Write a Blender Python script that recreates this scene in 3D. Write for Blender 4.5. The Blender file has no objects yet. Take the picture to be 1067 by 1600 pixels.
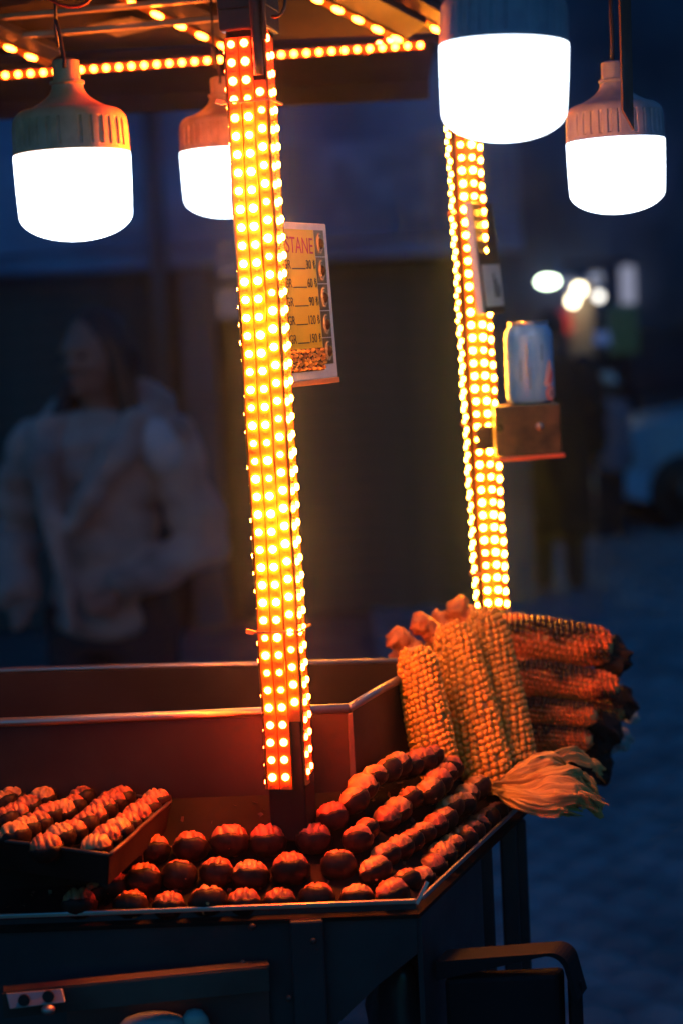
import bpy, math, random
from mathutils import Vector, Matrix, Quaternion, noise as mnoise
random.seed(7)
R = math.radians
scene = bpy.context.scene

# ------------------------------------------------------------------ camera
EYE = 1.60
FPX = 3000.0
PITCH = math.atan(255 / FPX)
ROLL = 0.048
FWD = Vector((0, math.cos(PITCH), -math.sin(PITCH)))
UP0 = Vector((0, math.sin(PITCH), math.cos(PITCH)))
RT0 = Vector((1, 0, 0))
UPV = UP0 * math.cos(ROLL) + RT0 * math.sin(ROLL)
RTV = RT0 * math.cos(ROLL) - UP0 * math.sin(ROLL)
CAM = Vector((0, 0, EYE))
cd = bpy.data.cameras.new("camera")
cam = bpy.data.objects.new("camera", cd)
scene.collection.objects.link(cam)
cam.matrix_world = Matrix.Translation(CAM) @ Matrix((RTV, UPV, -FWD)).transposed().to_4x4()
cd.sensor_fit = 'VERTICAL'
cd.sensor_height = 36.0
cd.sensor_width = 24.0
cd.lens = FPX / 1600 * 36
cd.clip_start = 0.05
cd.clip_end = 500
cd.dof.use_dof = True
cd.dof.focus_distance = 1.87
cd.dof.aperture_fstop = 3.8
scene.camera = cam

# ------------------------------------------------------------------ sky (night)
w = bpy.data.worlds.new("World")
scene.world = w
w.use_nodes = True
nt = w.node_tree
nt.nodes.clear()
sky = nt.nodes.new("ShaderNodeTexSky")
sky.sky_type = 'NISHITA'
sky.sun_disc = False
sky.sun_elevation = R(-2.0)
sky.sun_rotation = R(200)
tint = nt.nodes.new("ShaderNodeMix")
tint.data_type = 'RGBA'
tint.blend_type = 'MULTIPLY'
tint.inputs[0].default_value = 1.0
tint.inputs[7].default_value = (0.08, 0.72, 1.6, 1)
bg = nt.nodes.new("ShaderNodeBackground")
bg.inputs[1].default_value = 0.85
wo = nt.nodes.new("ShaderNodeOutputWorld")
nt.links.new(sky.outputs[0], tint.inputs[6])
nt.links.new(tint.outputs[2], bg.inputs[0])
nt.links.new(bg.outputs[0], wo.inputs[0])

# ------------------------------------------------------------------ exposure
scene.view_settings.view_transform = 'Standard'
scene.view_settings.look = 'None'
scene.view_settings.exposure = 0.0
scene.view_settings.gamma = 1.0
scene.view_settings.use_curve_mapping = False
scene.render.engine = 'CYCLES'
scene.cycles.use_denoising = True
scene.cycles.max_bounces = 6
scene.cycles.diffuse_bounces = 3
scene.cycles.glossy_bounces = 3
scene.cycles.caustics_reflective = False
scene.cycles.caustics_refractive = False
scene.cycles.sample_clamp_indirect = 4.0
scene.cycles.use_light_tree = True


# ------------------------------------------------------------------ helpers
def ray(px, py):
    return FWD + RTV * ((px - 533.5) / FPX) - UPV * ((py - 800) / FPX)


def P(px, py, Y):
    """Point of the place seen at photo pixel (px, py), Y metres in front of the camera."""
    r = ray(px, py)
    return CAM + r * (Y / r.y)


def PZ(px, py, z):
    r = ray(px, py)
    return CAM + r * ((z - EYE) / r.z)


def PP(px, py, p0, n):
    r = ray(px, py)
    return CAM + r * ((p0 - CAM).dot(n) / r.dot(n))


ORG = {}
COL = scene.collection


def tag(o, label=None, cat=None, group=None, kind=None):
    if label:
        o["label"] = label
    if cat:
        o["category"] = cat
    if group:
        o["group"] = group
    if kind:
        o["kind"] = kind
    return o


def empty(name, loc, label=None, cat=None, group=None):
    o = bpy.data.objects.new(name, None)
    o.empty_display_size = 0.05
    o.location = loc
    COL.objects.link(o)
    ORG[o.name] = Vector(loc)
    return tag(o, label, cat, group)


def link(name, me, parent=None, loc=(0, 0, 0), rot=None, scale=None):
    """Place a shared mesh; loc is a world position."""
    o = bpy.data.objects.new(name, me)
    off = ORG[parent.name] if parent else Vector((0, 0, 0))
    o.location = Vector(loc) - off
    if rot is not None:
        o.rotation_mode = 'QUATERNION'
        o.rotation_quaternion = rot
    if scale is not None:
        o.scale = scale if hasattr(scale, '__len__') else (scale,) * 3
    COL.objects.link(o)
    if parent:
        o.parent = parent
    ORG[o.name] = Vector(loc)
    return o


class MB:
    def __init__(s):
        s.v = []
        s.f = []

    def add(s, vs, fs):
        b = len(s.v)
        s.v += [Vector(x) for x in vs]
        s.f += [tuple(b + i for i in f) for f in fs]
        return s

    def box(s, c, size, rot=None):
        c = Vector(c)
        hx, hy, hz = size[0] / 2, size[1] / 2, size[2] / 2
        vs = [Vector((x, y, z)) for x in (-hx, hx) for y in (-hy, hy) for z in (-hz, hz)]
        if rot is not None:
            vs = [rot @ v for v in vs]
        return s.add([c + v for v in vs], [(0, 1, 3, 2), (4, 6, 7, 5), (0, 4, 5, 1), (2, 3, 7, 6), (0, 2, 6, 4), (1, 5, 7, 3)])

    def bar(s, p0, p1, wd, ht, up=(0, 0, 1)):
        """Rectangular bar from p0 to p1, wd across, ht along up."""
        p0, p1, up = Vector(p0), Vector(p1), Vector(up)
        d = (p1 - p0).normalized()
        x = d.cross(up).normalized()
        u = x.cross(d).normalized()
        vs = []
        for p in (p0, p1):
            for a, b in ((-1, -1), (1, -1), (1, 1), (-1, 1)):
                vs.append(p + x * (a * wd / 2) + u * (b * ht / 2))
        return s.add(vs, [(3, 2, 1, 0), (4, 5, 6, 7), (0, 1, 5, 4), (1, 2, 6, 5), (2, 3, 7, 6), (3, 0, 4, 7)])

    def hexa(s, a, b):
        """Solid between two same-length polygons a and b."""
        n = len(a)
        return s.add(list(a) + list(b), [tuple(reversed(range(n))), tuple(range(n, 2 * n))] +
                     [(i, (i + 1) % n, n + (i + 1) % n, n + i) for i in range(n)])

    def tube(s, pts, rad, seg=10, cap=True, flat=1.0, ref=None):
        pts = [Vector(p) for p in pts]
        n = len(pts)
        if not hasattr(rad, '__len__'):
            rad = [rad] * n
        vs, fs = [], []
        prev = None
        for i, p in enumerate(pts):
            d = (pts[min(i + 1, n - 1)] - pts[max(i - 1, 0)]).normalized()
            if prev is None:
                r0 = Vector(ref) if ref is not None else (Vector((0, 0, 1)) if abs(d.z) < .9 else Vector((1, 0, 0)))
                x = d.cross(r0).normalized()
            else:
                x = (prev - d * prev.dot(d)).normalized()
            prev = x
            y = d.cross(x)
            rr = rad[i] if hasattr(rad[i], '__len__') else (rad[i], rad[i] * flat)
            for k in range(seg):
                a = 2 * math.pi * k / seg
                vs.append(p + x * (math.cos(a) * rr[0]) + y * (math.sin(a) * rr[1]))
        for i in range(n - 1):
            for k in range(seg):
                k2 = (k + 1) % seg
                fs.append((i * seg + k, i * seg + k2, (i + 1) * seg + k2, (i + 1) * seg + k))
        if cap:
            fs.append(tuple(reversed(range(seg))))
            fs.append(tuple(range((n - 1) * seg, n * seg)))
        return s.add(vs, fs)

    def lathe(s, prof, seg=32, org=(0, 0, 0), rot=None, rfun=None):
        org = Vector(org)
        vs, fs = [], []
        for j, (r, z) in enumerate(prof):
            for k in range(seg):
                a = 2 * math.pi * k / seg
                rr = r if rfun is None else rfun(r, z, a)
                v = Vector((rr * math.cos(a), rr * math.sin(a), z))
                vs.append(org + (rot @ v if rot is not None else v))
        for j in range(len(prof) - 1):
            for k in range(seg):
                k2 = (k + 1) % seg
                fs.append((j * seg + k, j * seg + k2, (j + 1) * seg + k2, (j + 1) * seg + k))
        return s.add(vs, fs)

    def ell(s, c, rx, ry, rz, seg=16, rings=10, rot=None):
        c = Vector(c)
        vs, fs = [], []
        for j in range(rings + 1):
            t = math.pi * j / rings
            for k in range(seg):
                a = 2 * math.pi * k / seg
                v = Vector((rx * math.sin(t) * math.cos(a), ry * math.sin(t) * math.sin(a), rz * math.cos(t)))
                vs.append(c + (rot @ v if rot is not None else v))
        for j in range(rings):
            for k in range(seg):
                k2 = (k + 1) % seg
                fs.append((j * seg + k, (j + 1) * seg + k, (j + 1) * seg + k2, j * seg + k2))
        return s.add(vs, fs)

    def mesh(s, name, mat, smooth=False):
        me = bpy.data.meshes.new(name)
        me.from_pydata([tuple(v) for v in s.v], [], s.f)
        me.validate()
        if mat:
            me.materials.append(mat)
        if smooth:
            me.polygons.foreach_set("use_smooth", [True] * len(me.polygons))
        return me

    def build(s, name, mat, parent=None, origin=None, smooth=False, bev=0, label=None, cat=None, group=None, kind=None, angle=None):
        off = ORG[parent.name] if parent else Vector(origin or (0, 0, 0))
        s.v = [v - off for v in s.v]
        me = s.mesh(name, mat, smooth)
        if angle is not None:
            me.polygons.foreach_set("use_smooth", [True] * len(me.polygons))
            me.set_sharp_from_angle(angle=R(angle))
        o = bpy.data.objects.new(name, me)
        COL.objects.link(o)
        if parent:
            o.parent = parent
        else:
            o.location = off
        ORG[o.name] = off
        if bev:
            m = o.modifiers.new("bevel", 'BEVEL')
            m.width = bev
            m.segments = 2
            m.limit_method = 'ANGLE'
        return tag(o, label, cat, group, kind)


def mat(name, col, rough=0.6, metal=0.0, col2=None, nscale=20, detail=4, bump=0.0, bscale=None, emit=None, estr=0, spec=0.5,
        lo=.35, hi=.65, trans=0.0, alpha=1.0, rough2=None, stretch=(1, 1, 1), sheen=0.0, coat=0.0, bdist=None):
    m = bpy.data.materials.new(name)
    m.use_nodes = True
    n = m.node_tree
    b = n.nodes["Principled BSDF"]
    b.inputs["Base Color"].default_value = (*col, 1)
    b.inputs["Roughness"].default_value = rough
    b.inputs["Metallic"].default_value = metal
    b.inputs["Specular IOR Level"].default_value = spec
    b.inputs["Alpha"].default_value = alpha
    b.inputs["Transmission Weight"].default_value = trans
    b.inputs["Sheen Weight"].default_value = sheen
    b.inputs["Coat Weight"].default_value = coat
    if emit:
        b.inputs["Emission Color"].default_value = (*emit, 1)
        b.inputs["Emission Strength"].default_value = estr
    if col2 or bump or rough2 is not None:
        tc = n.nodes.new("ShaderNodeTexCoord")
        mp = n.nodes.new("ShaderNodeMapping")
        mp.inputs["Scale"].default_value = stretch
        n.links.new(tc.outputs["Object"], mp.inputs[0])
        tx = n.nodes.new("ShaderNodeTexNoise")
        tx.inputs["Scale"].default_value = nscale
        tx.inputs["Detail"].default_value = detail
        n.links.new(mp.outputs[0], tx.inputs[0])
        rp = n.nodes.new("ShaderNodeMapRange")
        rp.inputs[1].default_value = lo
        rp.inputs[2].default_value = hi
        n.links.new(tx.outputs[0], rp.inputs[0])
        if col2:
            mx = n.nodes.new("ShaderNodeMix")
            mx.data_type = 'RGBA'
            mx.inputs[6].default_value = (*col, 1)
            mx.inputs[7].default_value = (*col2, 1)
            n.links.new(rp.outputs[0], mx.inputs[0])
            n.links.new(mx.outputs[2], b.inputs["Base Color"])
        if rough2 is not None:
            rr = n.nodes.new("ShaderNodeMapRange")
            rr.inputs[3].default_value = rough
            rr.inputs[4].default_value = rough2
            n.links.new(rp.outputs[0], rr.inputs[0])
            n.links.new(rr.outputs[0], b.inputs["Roughness"])
        if bump:
            t2 = n.nodes.new("ShaderNodeTexNoise")
            t2.inputs["Scale"].default_value = bscale or nscale * 3
            t2.inputs["Detail"].default_value = 5
            n.links.new(mp.outputs[0], t2.inputs[0])
            bp = n.nodes.new("ShaderNodeBump")
            bp.inputs["Strength"].default_value = bump
            bp.inputs["Distance"].default_value = bdist or 0.1 / (bscale or nscale * 3)
            n.links.new(t2.outputs[0], bp.inputs["Height"])
            n.links.new(bp.outputs[0], b.inputs["Normal"])
    return m


M = {}
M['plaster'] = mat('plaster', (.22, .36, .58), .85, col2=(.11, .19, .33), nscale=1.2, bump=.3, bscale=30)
M['plaster_dark'] = mat('plaster_dark', (.12, .14, .18), .85, col2=(.06, .07, .09), nscale=1.1, bump=.3, bscale=30)
M['shutter'] = mat('shutter', (.13, .10, .095), .8, .0, col2=(.06, .05, .05), nscale=3)
M['frame_dark'] = mat('frame_dark', (.05, .055, .06), .5)
M['pane'] = mat('pane', (.02, .03, .05), .08, col2=(.03, .045, .07), nscale=2)
M['ground'] = mat('ground', (.17, .18, .19), .24, col2=(.09, .10, .11), nscale=1.1, bump=1.0, bscale=2.2, rough2=.42, stretch=(1, 2.4, 1), bdist=.22)
M['cart_paint'] = mat('cart_paint', (.028, .038, .046), .45, .1, col2=(.014, .019, .024), nscale=9, bump=.12, bscale=60, rough2=.6)
M['cart_red'] = mat('cart_red', (.13, .035, .03), .5, col2=(.08, .03, .03), nscale=12, bump=.1)
M['steel'] = mat('steel', (.48, .45, .42), .34, 1, col2=(.30, .27, .25), nscale=14, rough2=.5, bump=.05, bscale=90)
M['steel_used'] = mat('steel_used', (.16, .135, .125), .46, .8, col2=(.07, .055, .05), nscale=7, rough2=.62, bump=.12, bscale=80)
M['soot'] = mat('soot', (.010, .008, .007), .7, .0, col2=(.022, .017, .014), nscale=18, rough2=.85, bump=.2, bscale=90, spec=.08)
M['bin_steel'] = mat('bin_steel', (.050, .040, .037), .42, .5, col2=(.022, .017, .016), nscale=7, rough2=.6, bump=.12, bscale=80, spec=.3)
M['roof'] = mat('roof', (.026, .027, .032), .65, .0, col2=(.011, .012, .014), nscale=6, rough2=.8, bump=.1, bscale=50, spec=.2)
M['tape'] = mat('tape', (.012, .012, .014), .38, bump=.25, bscale=120)
M['rubber'] = mat('rubber', (.015, .015, .017), .45)
M['redwire'] = mat('redwire', (.30, .03, .02), .4)
M['strip'] = mat('strip', (.46, .16, .010), .42, col2=(.38, .12, .008), nscale=150, spec=.4)
M['solder'] = mat('solder', (.30, .06, .03), .5)
M['tie'] = mat('tie', (.65, .25, .10), .45)


def emitter(name, col, strength):
    m = bpy.data.materials.new(name)
    m.use_nodes = True
    n = m.node_tree
    n.nodes.clear()
    e = n.nodes.new("ShaderNodeEmission")
    e.inputs[0].default_value = (*col, 1)
    e.inputs[1].default_value = strength
    o = n.nodes.new("ShaderNodeOutputMaterial")
    n.links.new(e.outputs[0], o.inputs[0])
    return m


M['bead_mid'] = emitter('bead_mid', (1, .205, .012), 680)
M['bead_orange'] = emitter('bead_orange', (1, .095, .006), 560)
M['bead_red'] = emitter('bead_red', (1, .035, .005), 420)
M['bead_back'] = emitter('bead_back', (1, .30, .015), 560)
M['bead_roof'] = emitter('bead_roof', (1, .15, .01), 80)
M['bulb_glow'] = emitter('bulb_glow', (.80, .91, 1), 5.0)
M['housing'] = mat('housing', (.90, .46, .22), .5, col2=(.72, .33, .14), nscale=60, bump=.06, bscale=260)  # left bulbs: orange LED light painted into the housing colour
M['housing_grey'] = mat('housing_grey', (.33, .40, .50), .5, col2=(.25, .31, .42), nscale=50, bump=.06, bscale=260)
M['kernel'] = mat('kernel', (.60, .16, .06), .45, col2=(.05, .015, .01), nscale=70, lo=.42, hi=.70, bump=.5, bscale=420)
M['kernel_pale'] = mat('kernel_pale', (.66, .29, .11), .45, col2=(.06, .02, .01), nscale=80, lo=.45, hi=.72, bump=.5, bscale=420)
M['shell'] = mat('shell', (.020, .010, .007), .5, col2=(.008, .006, .005), spec=.22, nscale=120, bump=.35, bscale=300)
M['crumb'] = mat('crumb', (.16, .07, .035), .7, col2=(.03, .02, .015), nscale=60)
M['corn'] = mat('corn', (.92, .46, .06), .33, col2=(.76, .30, .04), nscale=120, lo=.4, hi=.75)
M['corn_dull'] = mat('corn_dull', (.62, .36, .07), .45, col2=(.48, .25, .04), nscale=60)
M['corn_core'] = mat('corn_core', (.55, .35, .12), .7)
M['corn_grill'] = mat('corn_grill', (.85, .21, .045), .45, col2=(.025, .012, .010), nscale=27, lo=.47, hi=.58, detail=7, stretch=(.55, 1, 1.2))
M['char'] = mat('char', (.012, .010, .010), .8, bump=.6, bscale=120)
M['stub'] = mat('stub', (.78, .30, .09), .6, col2=(.55, .17, .05), nscale=90, bump=.4, bscale=200)
M['husk'] = mat('husk', (.56, .37, .13), .6, col2=(.34, .21, .07), nscale=40, stretch=(1, 1, 1), bump=.3, bscale=140)

# ------------------------------------------------------------------ setting
MB().add([(-150, -60, 0), (150, -60, 0), (150, 240, 0), (-150, 240, 0)], [(0, 1, 2, 3)]).build('ground', M['ground'], kind='structure')

# worn stone setts of the street beside the cart
def setts(x0, x1, y0, y1, dx, dy):
    nx, ny = int((x1 - x0) / dx), int((y1 - y0) / dy)
    vs, fs = [], []
    SX, SY = .17, .13
    for j in range(ny + 1):
        y = y0 + j * dy
        for i in range(nx + 1):
            x = x0 + i * dx
            wx = x + .03 * mnoise.noise(Vector((x * 2, y * 2, 0)))
            wy = y + .04 * mnoise.noise(Vector((x * 1.5, y * 1.5, 5)))
            row = math.floor(wy / SY)
            fx = ((wx / SX + .5 * (row % 2)) % 1) * 2 - 1
            fy = ((wy / SY) % 1) * 2 - 1
            cid = Vector((math.floor(wx / SX + .5 * (row % 2)) * 7.3, row * 3.1, 0))
            h = (1 - abs(fx) ** 3) * (1 - abs(fy) ** 3)
            tilt = fx * .006 * mnoise.noise(cid) + fy * .010 * mnoise.noise(cid + Vector((0, 0, 4)))
            vs.append((x, y, .006 + .045 * h * (.75 + .4 * mnoise.noise(cid + Vector((0, 0, 9)))) + tilt * h + .02 * (mnoise.noise(Vector((x * .8, y * .8, 2))) + 1) * .5))
    for j in range(ny):
        for i in range(nx):
            a = j * (nx + 1) + i
            fs.append((a, a + 1, a + nx + 2, a + nx + 1))
    b = MB()
    b.v = [Vector(v) for v in vs]
    b.f = fs
    return b.build('cobbled_street', M['setts'], smooth=True, kind='structure')


M['setts'] = mat('setts', (.27, .31, .34), .20, col2=(.13, .15, .17), nscale=3, rough2=.40, bump=.3, bscale=30)
setts(.15, 3.6, 2.6, 17.5, .028, .026)

# ------------------------------------------------------------------ the cart
RF = P(653, 1408, 1.70)          # front right corner of the chestnut shelf
ZR = RF.z
RLm = PZ(0, 1432, ZR)
dirF = (RLm - RF).normalized()
RL = RF + dirF * 1.05
RBm = PZ(800, 1270, ZR)
dirS = (RBm - RF).normalized()
RB = RF + dirS * 0.80
BC = P(545, 1108, 1.86)          # near right corner of the fire bin
ZB = BC.z
dN = (PZ(0, 1130, ZB) - BC).normalized()
dR = (PZ(612, 1070, ZB) - BC).normalized()
f0, f1 = PZ(612, 1035, ZB), PZ(0, 1050, ZB)
dFar = (f1 - f0).normalized()


def isect(p, d, q, e):
    den = d.x * e.y - d.y * e.x
    t = ((q.x - p.x) * e.y - (q.y - p.y) * e.x) / den
    return p + d * t


BF = isect(BC, dR, f0, dFar)     # far right corner
BL = BC + dN * 1.0
BFL = BF + dFar * 1.05
ZU = Vector((0, 0, 1))

cart = empty('food_cart', (-0.35, 2.05, 0), 'dark metal street food cart with glowing LED wrapped poles', 'food cart')

# sloping shelf the chestnuts are lined up on
inn = ZR + 0.066
sF0, sF1 = RL - ZU * .012, RF - ZU * .012
bF0, bF1 = Vector((BL.x, BL.y, inn)), Vector((BC.x, BC.y, inn))
bR1 = Vector((BF.x, BF.y, inn)) + dR * 0.25
TH = ZU * .004
shelf = MB()
shelf.hexa([sF0 - TH, sF1 - TH, bF1 - TH, bF0 - TH], [sF0, sF1, bF1, bF0])
sB = RB - ZU * .012
shelf.hexa([sF1 - TH, sB - TH, bR1 - TH, bF1 - TH], [sF1, sB, bR1, bF1])
shelf.build('chestnut_shelf', M['soot'], cart)
# thin rolled rims
MB().bar(RL, P(649, 1408, 1.70), .004, .0045).build('front_rim', M['steel'], cart, bev=.001)
MB().bar(RF + dirS * .012, RB, .0035, .0045).build('side_rim', M['steel'], cart, bev=.001)
MB().bar(RF + Vector((-.002, -.0015, -.002)), RF + Vector((.009, .005, .016)), .003, .004, up=(0, 1, 0)).build('rim_tab', M['steel'], cart)


def sheet(p0, p1, zlo, zhi, th=.004):
    a, b = Vector((p0.x, p0.y, 0)), Vector((p1.x, p1.y, 0))
    n = (b - a).cross(ZU).normalized() * th
    q = [a + ZU * zlo, b + ZU * zlo, b + ZU * zhi, a + ZU * zhi]
    return MB().hexa(q, [v - n for v in q])


# bin in the middle: four walls, a floor and tube rims
binw = MB()
for a, b in ((BL, BC), (BC, BF), (BF, BFL), (BFL, BL)):
    s_ = sheet(a, b, inn - .06, ZB)
    binw.add(s_.v, s_.f)
fl = [Vector((p.x, p.y, inn - .05)) for p in (BL, BC, BF, BFL)]
binw.hexa(fl, [v + TH for v in fl])
bin_ = binw.build('fire_bin', M['bin_steel'], cart)
for a, b, r in ((BL, BC, .0048), (BC, BF, .0045), (BF, BFL, .0036), (BFL, BL, .004)):
    MB().tube([a + ZU * .001, a.lerp(b, .35) + ZU * .0022, a.lerp(b, .7) + ZU * .0005, b + ZU * .001], r, 12).build('bin_rim', M['steel'], bin_, smooth=True)
MB().bar(BC + Vector((.001, -.003, 0)) - ZU * .12, BC + Vector((.001, -.003, -.003)), .006, .004, up=(0, 1, 0)).build('corner_seam', M['steel_used'], bin_, bev=.001)

# body panels
zf = ZR - .006
q = [RL + Vector((0, .004, -.006)), P(650, 1412, 1.706), P(652, 1490, 1.706), P(592, 1538, 1.706), P(528, 1600, 1.706), P(470, 1660, 1.706)]
q += [Vector((RL.x, RL.y + .004, q[-1].z))]
nf = Vector((0, .006, 0))
MB().hexa(list(reversed(q)), [v + nf for v in reversed(q)]).build('front_panel', M['cart_paint'], cart)
low = [Vector((RL.x, 1.712, .30)), Vector((-.03, 1.712, .30)), Vector((-.03, 1.712, P(400, 1655, 1.7).z - .01)), Vector((RL.x, 1.712, P(400, 1655, 1.7).z - .01))]
MB().hexa(low, [v + nf * 2 for v in low]).build('lower_panel', M['cart_paint'], cart, bev=.002)
post = P(482, 1500, 1.700)
MB().box((post.x, post.y, ZR - .16), (.030, .010, .296), None).build('front_post', M['cart_paint'], cart, bev=.002)
for i, (px_, py_) in enumerate(((395, 1448), (452, 1560), (490, 1470), (380, 1505))):
    p = P(px_, py_, 1.6935 if px_ > 450 else 1.699)
    MB().ell(p, .0032, .0025, .0032, 10, 6).build('rivet', M['steel_used'], cart, smooth=True)
sp = [RF + Vector((.002, .006, -.012)), RB + Vector((0, 0, -.012))]
side = sheet(sp[0], sp[0].lerp(sp[1], .25), ZR - .20, ZR - .012, .005)
side.build('side_panel', M['cart_paint'], cart)
for px_, py0, Yd, wd in ((754, 1290, 1.98, .016), (792, 1285, 2.06, .018), (812, 1280, 2.13, .012)):
    a = P(px_, py0, Yd)
    MB().box((a.x, a.y, (a.z - .01) / 2 + .02), (wd, wd, a.z - .03)).build('leg', M['cart_paint'], cart, bev=.002)
for x in (-1.0, -.1):
    MB().box((x, 2.35, .53), (.04, .04, 1.0)).build('leg', M['cart_paint'], cart, bev=.002)
# wheels under the cart
for x in (-.85, -.2):
    wm = MB()
    wm.lathe([(.12, -.02), (.16, -.025), (.17, -.012), (.17, .012), (.16, .025), (.12, .02)], 32, (x, 1.95, .172), Matrix.Rotation(R(90), 3, 'Y'))
    wh = wm.build('wheel', M['rubber'], cart, smooth=True)
    sm = MB()
    for k in range(8):
        a = k * math.pi / 4
        sm.bar((x, 1.95, .172), (x, 1.95 + .125 * math.cos(a), .172 + .125 * math.sin(a)), .012, .008, up=(1, 0, 0))
    sm.build('spokes', M['steel_used'], wh)
MB().bar((-.9, 1.95, .172), (-.15, 1.95, .172), .03, .03).build('axle', M['steel_used'], cart)
MB().bar((-1.0, 2.0, .30), (.05, 2.0, .30), .5, .02).build('floor_pan', M['cart_paint'], cart)

# angle bar with hinge along the lower front
h0, h1 = P(6, 1548, 1.655), P(420, 1506, 1.695)
ab = MB()
ab.bar(h0, h1, .016, .003)
ab.bar(h0 + Vector((0, -.0075, -.011)), h1 + Vector((0, -.0075, -.011)), .003, .022)
angle = ab.build('angle_bar', M['steel_used'], cart)
MB().hexa([P(10, 1552, 1.645), P(98, 1545, 1.648), P(103, 1566, 1.640), P(16, 1577, 1.638)],
          [P(10, 1551, 1.651), P(98, 1544, 1.654), P(103, 1565, 1.646), P(16, 1576, 1.644)]).build('hinge_plate', M['steel'], angle, bev=.0008)
for px_, py_ in ((38, 1563), (76, 1557)):
    MB().lathe([(0.0001, .0006), (.0052, .0006), (.0052, -.002)], 20, P(px_, py_, 1.6395), Matrix.Rotation(R(90), 3, 'X')).build('hinge_hole', M['tape'], angle)
MB().ell(P(76, 1578, 1.638), .0065, .006, .005, 14, 8).build('bolt', M['steel'], angle, smooth=True)
MB().hexa([P(105, 1580, 1.700), P(420, 1535, 1.700), P(424, 1640, 1.700), P(105, 1660, 1.700)],
          [P(105, 1580, 1.703), P(420, 1535, 1.703), P(424, 1640, 1.703), P(105, 1660, 1.703)]).build('inset_panel', M['cart_red'], cart)

# ---- canopy
zc = 1.99
rr = P(702, 60, 2.44)
und = [Vector((-1.1, 2.50, 1.992)), Vector((rr.x, rr.y, rr.z + .008)), P(560, -28, 2.31) + ZU * .012, Vector((.03, 1.25, 2.16)), Vector((-1.1, 1.25, 2.16))]
can = MB().hexa(und, [v + ZU * .03 for v in und]).build('canopy', M['roof'], cart)
und2 = [P(560, -30, 2.30) + ZU * .014, Vector((.62, 2.02, 2.14)), Vector((.62, 1.25, 2.18)), Vector((.035, 1.25, 2.165))]
MB().hexa(und2, [v + ZU * .02 for v in und2]).build('side_awning', M['roof'], cart)
# seams and a torn sticker on the underside
for py_ in (14, 46):
    MB().bar(P(-40, py_ + 22, 2.36) + ZU * .004, P(345, py_ - 12, 2.30) + ZU * .004, .012, .006).build('roof_seam', M['steel'], can, bev=.001)
MB().hexa([P(135, 40, 2.38), P(205, 28, 2.36), P(250, 42, 2.40), P(185, 58, 2.41)],
          [P(135, 40, 2.38) + ZU * .002, P(205, 28, 2.36) + ZU * .002, P(250, 42, 2.40) + ZU * .002, P(185, 58, 2.41) + ZU * .002]).build('sticker', mat('sticker', (.35, .26, .10), .6, col2=(.12, .10, .08), nscale=30), can)
# curved visor behind the rear eave
prof = [(2.51, 1.995), (2.62, 2.022), (2.74, 2.03), (2.84, 2.02), (2.90, 1.998), (2.925, 1.972), (2.922, 1.966), (2.89, 1.99), (2.74, 2.02), (2.51, 1.985)]
vm = MB()
xs = [-1.1, -.6, -.3, 0.0, .16]
for a, b in zip(xs[:-1], xs[1:]):
    for (y0, z0), (y1, z1) in zip(prof, prof[1:] + prof[:1]):
        vm.add([(a, y0, z0), (b, y0, z0), (b, y1, z1), (a, y1, z1)], [(0, 1, 2, 3)])
vm.build('rear_visor', M['roof'], cart)

# ---- light emitting beads
def bead_mesh(name, m, r=.0034, h=.0022):
    b = MB()
    b.lathe([(r, 0), (r * .97, h * .55), (r * .72, h * .9), (r * .3, h), (.00001, h)], 12)
    return b.mesh(name, m, True)


BE = {k: bead_mesh('bead_' + k, M[k]) for k in ('bead_mid', 'bead_orange', 'bead_red', 'bead_roof')}
BE['bead_back'] = bead_mesh('bead_back_', M['bead_back'], .0031, .0017)


def frame_quat(n, up):
    z = n.normalized()
    y = (up - z * up.dot(z)).normalized()
    x = y.cross(z)
    return Matrix((x, y, z)).transposed().to_quaternion()


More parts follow.
